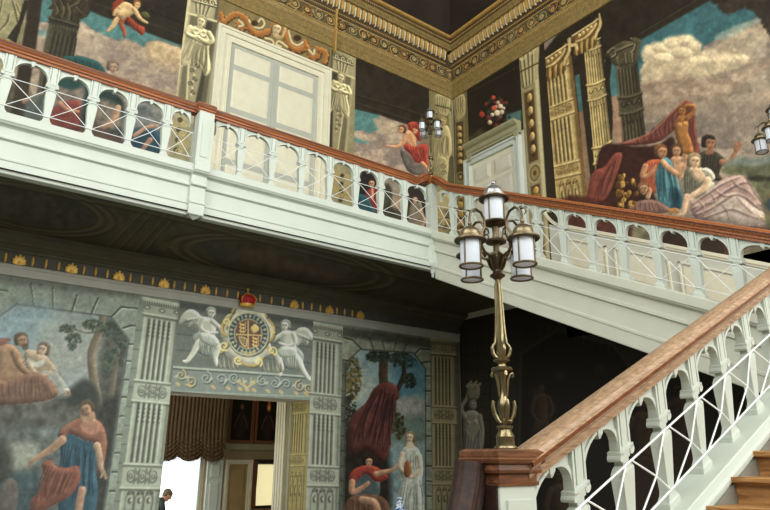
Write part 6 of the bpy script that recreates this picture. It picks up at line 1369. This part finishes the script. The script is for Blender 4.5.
# festoon blind: pleats above, ruched swags below
CURT = mat('brown_gold_silk', (88, 70, 47), .65, var=.2, scale=9, spec=.3)
fb = empty('festoon_blind', (5.3, RY-.22, -.1), 'brown ruched festoon blind over the bright window beyond the doorway', 'curtain')
nu, nv = 260, 90; vs = []; z1 = 2.1
swag = lambda u: .10*abs(math.sin(u*PI*4))**.7
for j in range(nv):
    t = j/(nv-1)
    for i in range(nu):
        u = i/(nu-1); x = 4.25+u*2.14
        zb = .02-swag(u)+.02; z = z1+(zb-z1)*t
        ru = max(0, (t-.72)/.28)
        y = RY-.2-.010*math.cos(u*2*PI*24+.6*math.sin(u*17))*(1-ru*.5)-ru*(.04+.030*math.sin((t-.72)*150-7*abs(math.sin(u*PI*4))+math.sin(u*31)*1.2))-ru*.06*abs(math.sin(u*PI*4))
        vs.append((x, y, z))
m = MB(); m.add(vs, [(j*nu+i, j*nu+i+1, (j+1)*nu+i+1, (j+1)*nu+i) for j in range(nv-1) for i in range(nu-1)], True); o = m.build('blind_cloth', CURT, fb)
so = o.modifiers.new('thick', 'SOLIDIFY'); so.thickness = .008
m = MB(); rg = random.Random(9)
for i in range(90):
    u = i/89; x = 4.25+u*2.14; zb = .04-swag(u); m.tube([(x, RY-.3, zb), (x+rg.uniform(-.01, .01), RY-.3, zb-rg.uniform(.03, .07))], [.010, .003], 5)
m.build('fringe', CURT, fb)
# white shutter case, panelled door, dark pictures, lit blind on the far wall
MF = lambda u, t, z: Vector((u, RY-t, z))
sh = empty('shutter', (6.28, RY, FL), 'white panelled shutter case beside the bright window', 'shutter')
m = MB(); m.box(6.10, 6.47, 0, .10, FL, .02, MF); m.build('case', WHITE, sh)
for z0, z1 in ((-.42, -.12), (-1.55, -.52)):
    m = MB(); panel(m, 6.16, 6.40, z0, z1, MF, .10, .125, .03); m.build('shutter_panel', WHITE, sh)
d3 = empty('door_3', (6.83, RY, FL)); d3['kind'] = 'structure'
TANW = mat('tan_door_paint', (150, 128, 84), .5, var=.1); PALEW = mat('pale_frame_paint', (196, 190, 164), .5, var=.05)
door_surround(MF, 6.53, 7.22, FL, -.03, [(.05, .12), (.05, .09)], PALEW, d3)
m = MB(); m.box(6.63, 7.12, 0, .04, FL, -.13, MF); lf = m.build('door_leaf', TANW, d3)
for z0, z1 in ((-.9, -.25), (-1.6, -1.0)):
    m = MB(); panel(m, 6.70, 7.05, z0, z1, MF, .04, .055, .03); m.build('door_panel', TANW, lf)
PB_ = mat('red_brown_frame', (104, 62, 36), .45, var=.15)
for x0, x1, lab, fig in ((6.55, 7.20, 'dark framed picture above the tan door beyond the doorway', 0), (7.24, 7.95, 'dark framed picture with a small orange glow, beyond the doorway', 1)):
    t_ = empty('picture', ((x0+x1)/2, RY, .4), lab, 'picture')
    m = MB(); m.box(x0, x1, 0, .05, .36, .42, MF); m.box(x0, x1, 0, .05, 1.9, 1.96, MF); m.box(x0, x0+.06, 0, .05, .42, 1.9, MF); m.box(x1-.06, x1, 0, .05, .42, 1.9, MF); m.build('frame', PB_, t_)
    c = Canvas('Y', RY, x0+.06, x1-.06, .42, 1.9, .012, (30, 24, 20), 1., .02); c.wall(); cx = (x0+x1)/2
    c.poly([(cx-.1, -.5), (cx-.06, -1.0), (cx, -1.15), (cx+.07, -1.0), (cx+.1, -.5)], (52, 40, 32), soft=.05); c.ell(cx, -1.2, .05, .06, (120, 84, 56))
    for s_ in (-1, 1): c.stroke([(cx+s_*.05, -1.0), (cx+s_*.13, -.85), (cx+s_*.16, -.7)], .03, (96, 70, 50))
    if fig: c.poly([(cx-.05, -1.22), (cx, -1.42), (cx+.05, -1.22), (cx, -1.12)], (214, 120, 40), soft=.02); c.ell(cx, -1.2, .03, .05, (240, 170, 80))
    c.build('canvas', None, parent=t_)
struct('trim_3', slab(6.5, RX1, RY-.06, RY-.001, .20, .33), mat('sage_rail_paint', (138, 134, 108), .5))
bl = bpy.data.materials.new('backlit_blind'); bl.use_nodes = True; nt = bl.node_tree; b = nt.nodes['Principled BSDF']; b.inputs['Base Color'].default_value = (*lin((240, 226, 170)), 1)
b.inputs['Emission Color'].default_value = (*lin((255, 244, 190)), 1); b.inputs['Emission Strength'].default_value = .75
w5 = empty('window_blind', (7.65, RY-.05, -1.1), 'cream roller blind glowing with daylight beneath the dark pictures', 'blind')
slab(7.34, 8.02, RY-.06, RY-.03, -1.06, -.1).build('blind_cloth', bl, w5)
BLK = mat('black_fringe', (26, 22, 18), .6); m = MB(); m.box(7.26, 8.06, .03, .12, -.12, -.02, MF)
for k in range(14): m.ball((7.28+k*.058, RY-.12, -.12), .022, 5)
m.build('pelmet', BLK, w5); slab(7.30, 8.06, RY-.1, RY-.03, -1.12, -1.06).build('bottom_bar', BLK, w5)
m = MB(); m.frust([(-1.1, .05, .03), (-.7, .035, .04), (-.4, .05, .03), (-.05, .045, .04)], lambda x, y, z: Vector((7.29+x, RY-.1+y, z))); m.build('side_curtain', mat('rust_silk', (96, 52, 28), .6, var=.2), w5)
# deep doorway reveal: painted pilaster, open leaf, fluted casing
c = Canvas('X', DX1, D+.005, D+.64, FL, DZ, .0125, (158, 150, 96), 1.); painted_pilaster(c, [(292, 402), (308, 400), (303, 512), (286, 512)], [(.02, .12, 'ring'), (.13, .48, 'flute'), (.14, .22, 'husk'), (.5, .6, 'ring'), (.62, .98, 'tracery')], (200, 192, 134), (92, 84, 44), (158, 150, 96)); c.noise(.08, 4, 2)
c.build('painted_pilaster', 'yellowish painted pilaster on the doorway reveal', 'pilaster')
struct('trim_4', slab(DX1-.02, DX1+.5, D+WT-.06, D+WT+.02, FL, DZ+.0), mat('sage_rail_paint', (138, 134, 108), .5))
od = empty('door_4', (DX1+.05, 11.36, FL)); od['kind'] = 'structure'
MO = lambda u, t, z: Vector((DX1+.03-t, u, z))
m = MB(); m.box(11.32, 11.43, 0, .05, FL+.01, 1.2, MO); lf = m.build('door_leaf', mat('olive_door_paint', (120, 114, 74), .5, var=.06), od)
for z0, z1 in ((.55, 1.1), (-.5, .42), (-1.5, -.62)):
    m = MB(); panel(m, 11.34, 11.42, z0, z1, MO, .05, .06, .02); m.build('door_panel', mat('olive_door_paint', (120, 114, 74), .5), lf)
cs = empty('fluted_casing', (DX1+.05, 11.6, FL), 'pale fluted casing standing behind the doorway reveal', 'casing')
m = MB(); m.box(11.44, 11.86, -.12, .02, FL, 1.5, MO)
for k in range(4): m.frust([(FL, .035, .03), (1.5, .035, .03)], lambda x, y, z, k=k: MO(11.50+k*.10+x, .03+y, z))
m.build('casing_board', PALEW, cs)
# ------------------------------------------------------------------ visitor seated by the bright window
def skin_body(name, joints, edges, m, parent, sub=2):
    me = bpy.data.meshes.new(name); base = wloc(parent)
    me.from_pydata([tuple(Vector(j[:3])-base) for j in joints], edges, []); o = bpy.data.objects.new(name, me); COL.objects.link(o); o.parent = parent
    sk = o.modifiers.new('skin', 'SKIN'); sk.use_smooth_shade = True
    for i, j in enumerate(joints): me.skin_vertices[0].data[i].radius = (j[3], j[4] if len(j) > 4 else j[3]); me.skin_vertices[0].data[i].use_root = (i == 0)
    sb = o.modifiers.new('sub', 'SUBSURF'); sb.levels = sb.render_levels = sub
    me.materials.append(m); return o
px_, py_, f_ = 4.30, 13.0, FL
per = empty('person', (px_, py_, f_), 'person in a dark coat with bowed head, seated against the bright window', 'person')
COAT = mat('dark_green_coat', (44, 54, 48), .8, var=.1); SKN = mat('skin', (186, 140, 112), .5, var=.05); HAIR = mat('brown_grey_hair', (96, 82, 62), .7, var=.2)
J = [(px_, py_, f_+.52, .13, .12), (px_+.02, py_, f_+.68, .13, .11), (px_+.08, py_, f_+.84, .14, .11), (px_+.14, py_, f_+.93, .09, .08), (px_+.19, py_, f_+.985, .048),
     (px_+.12, py_-.17, f_+.88, .055), (px_+.16, py_-.21, f_+.66, .043), (px_+.36, py_-.12, f_+.60, .034), (px_+.12, py_+.17, f_+.88, .055), (px_+.16, py_+.21, f_+.66, .043), (px_+.36, py_+.10, f_+.60, .034),
     (px_+.06, py_-.1, f_+.50, .085), (px_+.44, py_-.11, f_+.50, .062), (px_+.46, py_-.11, f_+.26, .05), (px_+.46, py_-.11, f_+.06, .036), (px_+.06, py_+.1, f_+.50, .085), (px_+.44, py_+.11, f_+.50, .062), (px_+.46, py_+.11, f_+.26, .05), (px_+.46, py_+.11, f_+.06, .036), (px_+.58, py_-.11, f_+.035, .03), (px_+.58, py_+.11, f_+.035, .03)]
E_ = [(0, 1), (1, 2), (2, 3), (3, 4), (3, 5), (5, 6), (6, 7), (3, 8), (8, 9), (9, 10), (0, 11), (11, 12), (12, 13), (13, 14), (14, 19), (0, 15), (15, 16), (16, 17), (17, 18), (18, 20)]
skin_body('coat_and_trousers', J, E_, COAT, per)
hc = Vector((px_+.255, py_, f_+1.02))
R_ = lambda x, y, z: hc+Vector((x*math.cos(.6)+z*math.sin(.6), y, -x*math.sin(.6)+z*math.cos(.6)))
m = MB()
n = 16; prof = [(.002, -.115), (.035, -.11), (.055, -.085), (.066, -.04), (.074, .0), (.076, .04), (.066, .08), (.04, .105), (.002, .115)]
m.lathe(prof, n=20, M=lambda x, y, z: R_(x*1.18, y*.95, z)); m.frust([(-.03, .016, .014), (-.01, .014, .012), (.02, .006, .008)], lambda x, y, z: R_(.088+x, y, z), True)
for s_ in (-1, 1): m.ball(R_(.0, s_*.074, -.01), .022, 6, (.8, .35, 1.4)); m.ball(R_(.076, s_*.028, .012), .010, 5)
m.tube([R_(.078, -.022, -.062), R_(.084, 0, -.062), R_(.078, .022, -.062)], .006, 6)
m.tube([R_(-.01, 0, -.09), R_(-.05, 0, -.15)], [.05, .055], 12); m.build('head', SKN, per)
m = MB(); m.lathe([(.072, .015), (.082, .03), (.078, .07), (.055, .105), (.004, .124)], n=20, M=lambda x, y, z: R_(x*1.15-.014, y*1.0, z)); m.lathe([(.05, -.05), (.074, -.02), (.08, .03)], n=20, M=lambda x, y, z: R_(x*.8-.036, y, z)); m.build('hair', HAIR, per)
for s_ in (-1, 1):
    m = MB(); h0 = Vector((px_+.37, py_+s_*.11, f_+.60)); m.ball(h0+Vector((.045, 0, -.005)), .036, 8, (1.25, 1, .55))
    for k in range(4): m.tube([h0+Vector((.07, -s_*(.027-.018*k), 0)), h0+Vector((.11+.008*(k in (1, 2)), -s_*(.03-.02*k), -.008)), h0+Vector((.135+.01*(k in (1, 2)), -s_*(.03-.02*k), -.03))], [.0095, .0085, .007], 6)
    m.tube([h0+Vector((.02, -s_*.03, 0)), h0+Vector((.06, -s_*.055, .0)), h0+Vector((.085, -s_*.05, -.015))], [.011, .0095, .008], 6); m.build('hand', SKN, per)
ch = empty('chair', (px_, py_, FL), 'plain wooden chair under the seated person', 'chair')
slab(px_-.22, px_+.24, py_-.22, py_+.22, FL+.38, FL+.42).build('seat', OAKD, ch)
for x in (-.2, .21):
    for y in (-.2, .2): slab(px_+x-.02, px_+x+.02, py_+y-.02, py_+y+.02, FL, FL+.38).build('leg', OAKD, ch)
slab(px_-.24, px_-.21, py_-.2, py_+.2, FL+.42, FL+.85).build('backrest', OAKD, ch)
# ------------------------------------------------------------------ daylight
wd = bpy.data.worlds.new('sky'); SC.world = wd; wd.use_nodes = True
nt = wd.node_tree; bg = nt.nodes['Background']
bg.inputs['Color'].default_value = (.85, .93, 1, 1); bg.inputs['Strength'].default_value = 3.
def area(name, loc, rot, sx, sy, power, color):
    l = bpy.data.lights.new(name, 'AREA'); l.shape = 'RECTANGLE'; l.size = sx; l.size_y = sy; l.energy = power; l.color = color
    o = bpy.data.objects.new(name, l); COL.objects.link(o); o.location = loc; o.rotation_euler = rot; return o
for i, (w, p) in enumerate(zip(WIN, (240, 520, 700))):
    area('daylight_window', ((w[0]+w[1])/2, YF-.35, (w[2]+w[3])/2), (math.radians(90), 0, 0), w[1]-w[0]-.1, w[3]-w[2]-.1, p, (1., .98, .94))
for w in LW: area('daylight_window', (XL-.35, (w[0]+w[1])/2, (w[2]+w[3])/2), (math.radians(90), 0, math.radians(-90)), w[1]-w[0]-.1, w[3]-w[2]-.1, 520, (1., .98, .94))  # lamps of the added left windows
area('daylight_room', (RX0+.1, 13.2, .6), (0, math.radians(-90), 0), 2.9, 1.9, 60, (1., .93, .78))
# ------------------------------------------------------------------ camera
cd = bpy.data.cameras.new('camera'); cam = bpy.data.objects.new('camera', cd); COL.objects.link(cam)
cd.sensor_fit = 'HORIZONTAL'; cd.sensor_width = 36; cd.lens = FPX/770*36; cd.clip_start = .02; cd.clip_end = 200
from mathutils import Matrix
Mx = Matrix((rt, up, -fw)).transposed().to_4x4(); cam.matrix_world = Mx
SC.camera = cam
SC.view_settings.view_transform = 'Standard'; SC.view_settings.look = 'None'; SC.view_settings.gamma = 1; SC.view_settings.exposure = -.05
SC.view_settings.use_curve_mapping = False
try:
    SC.cycles.use_denoising = True; SC.cycles.max_bounces = 8
except Exception: pass
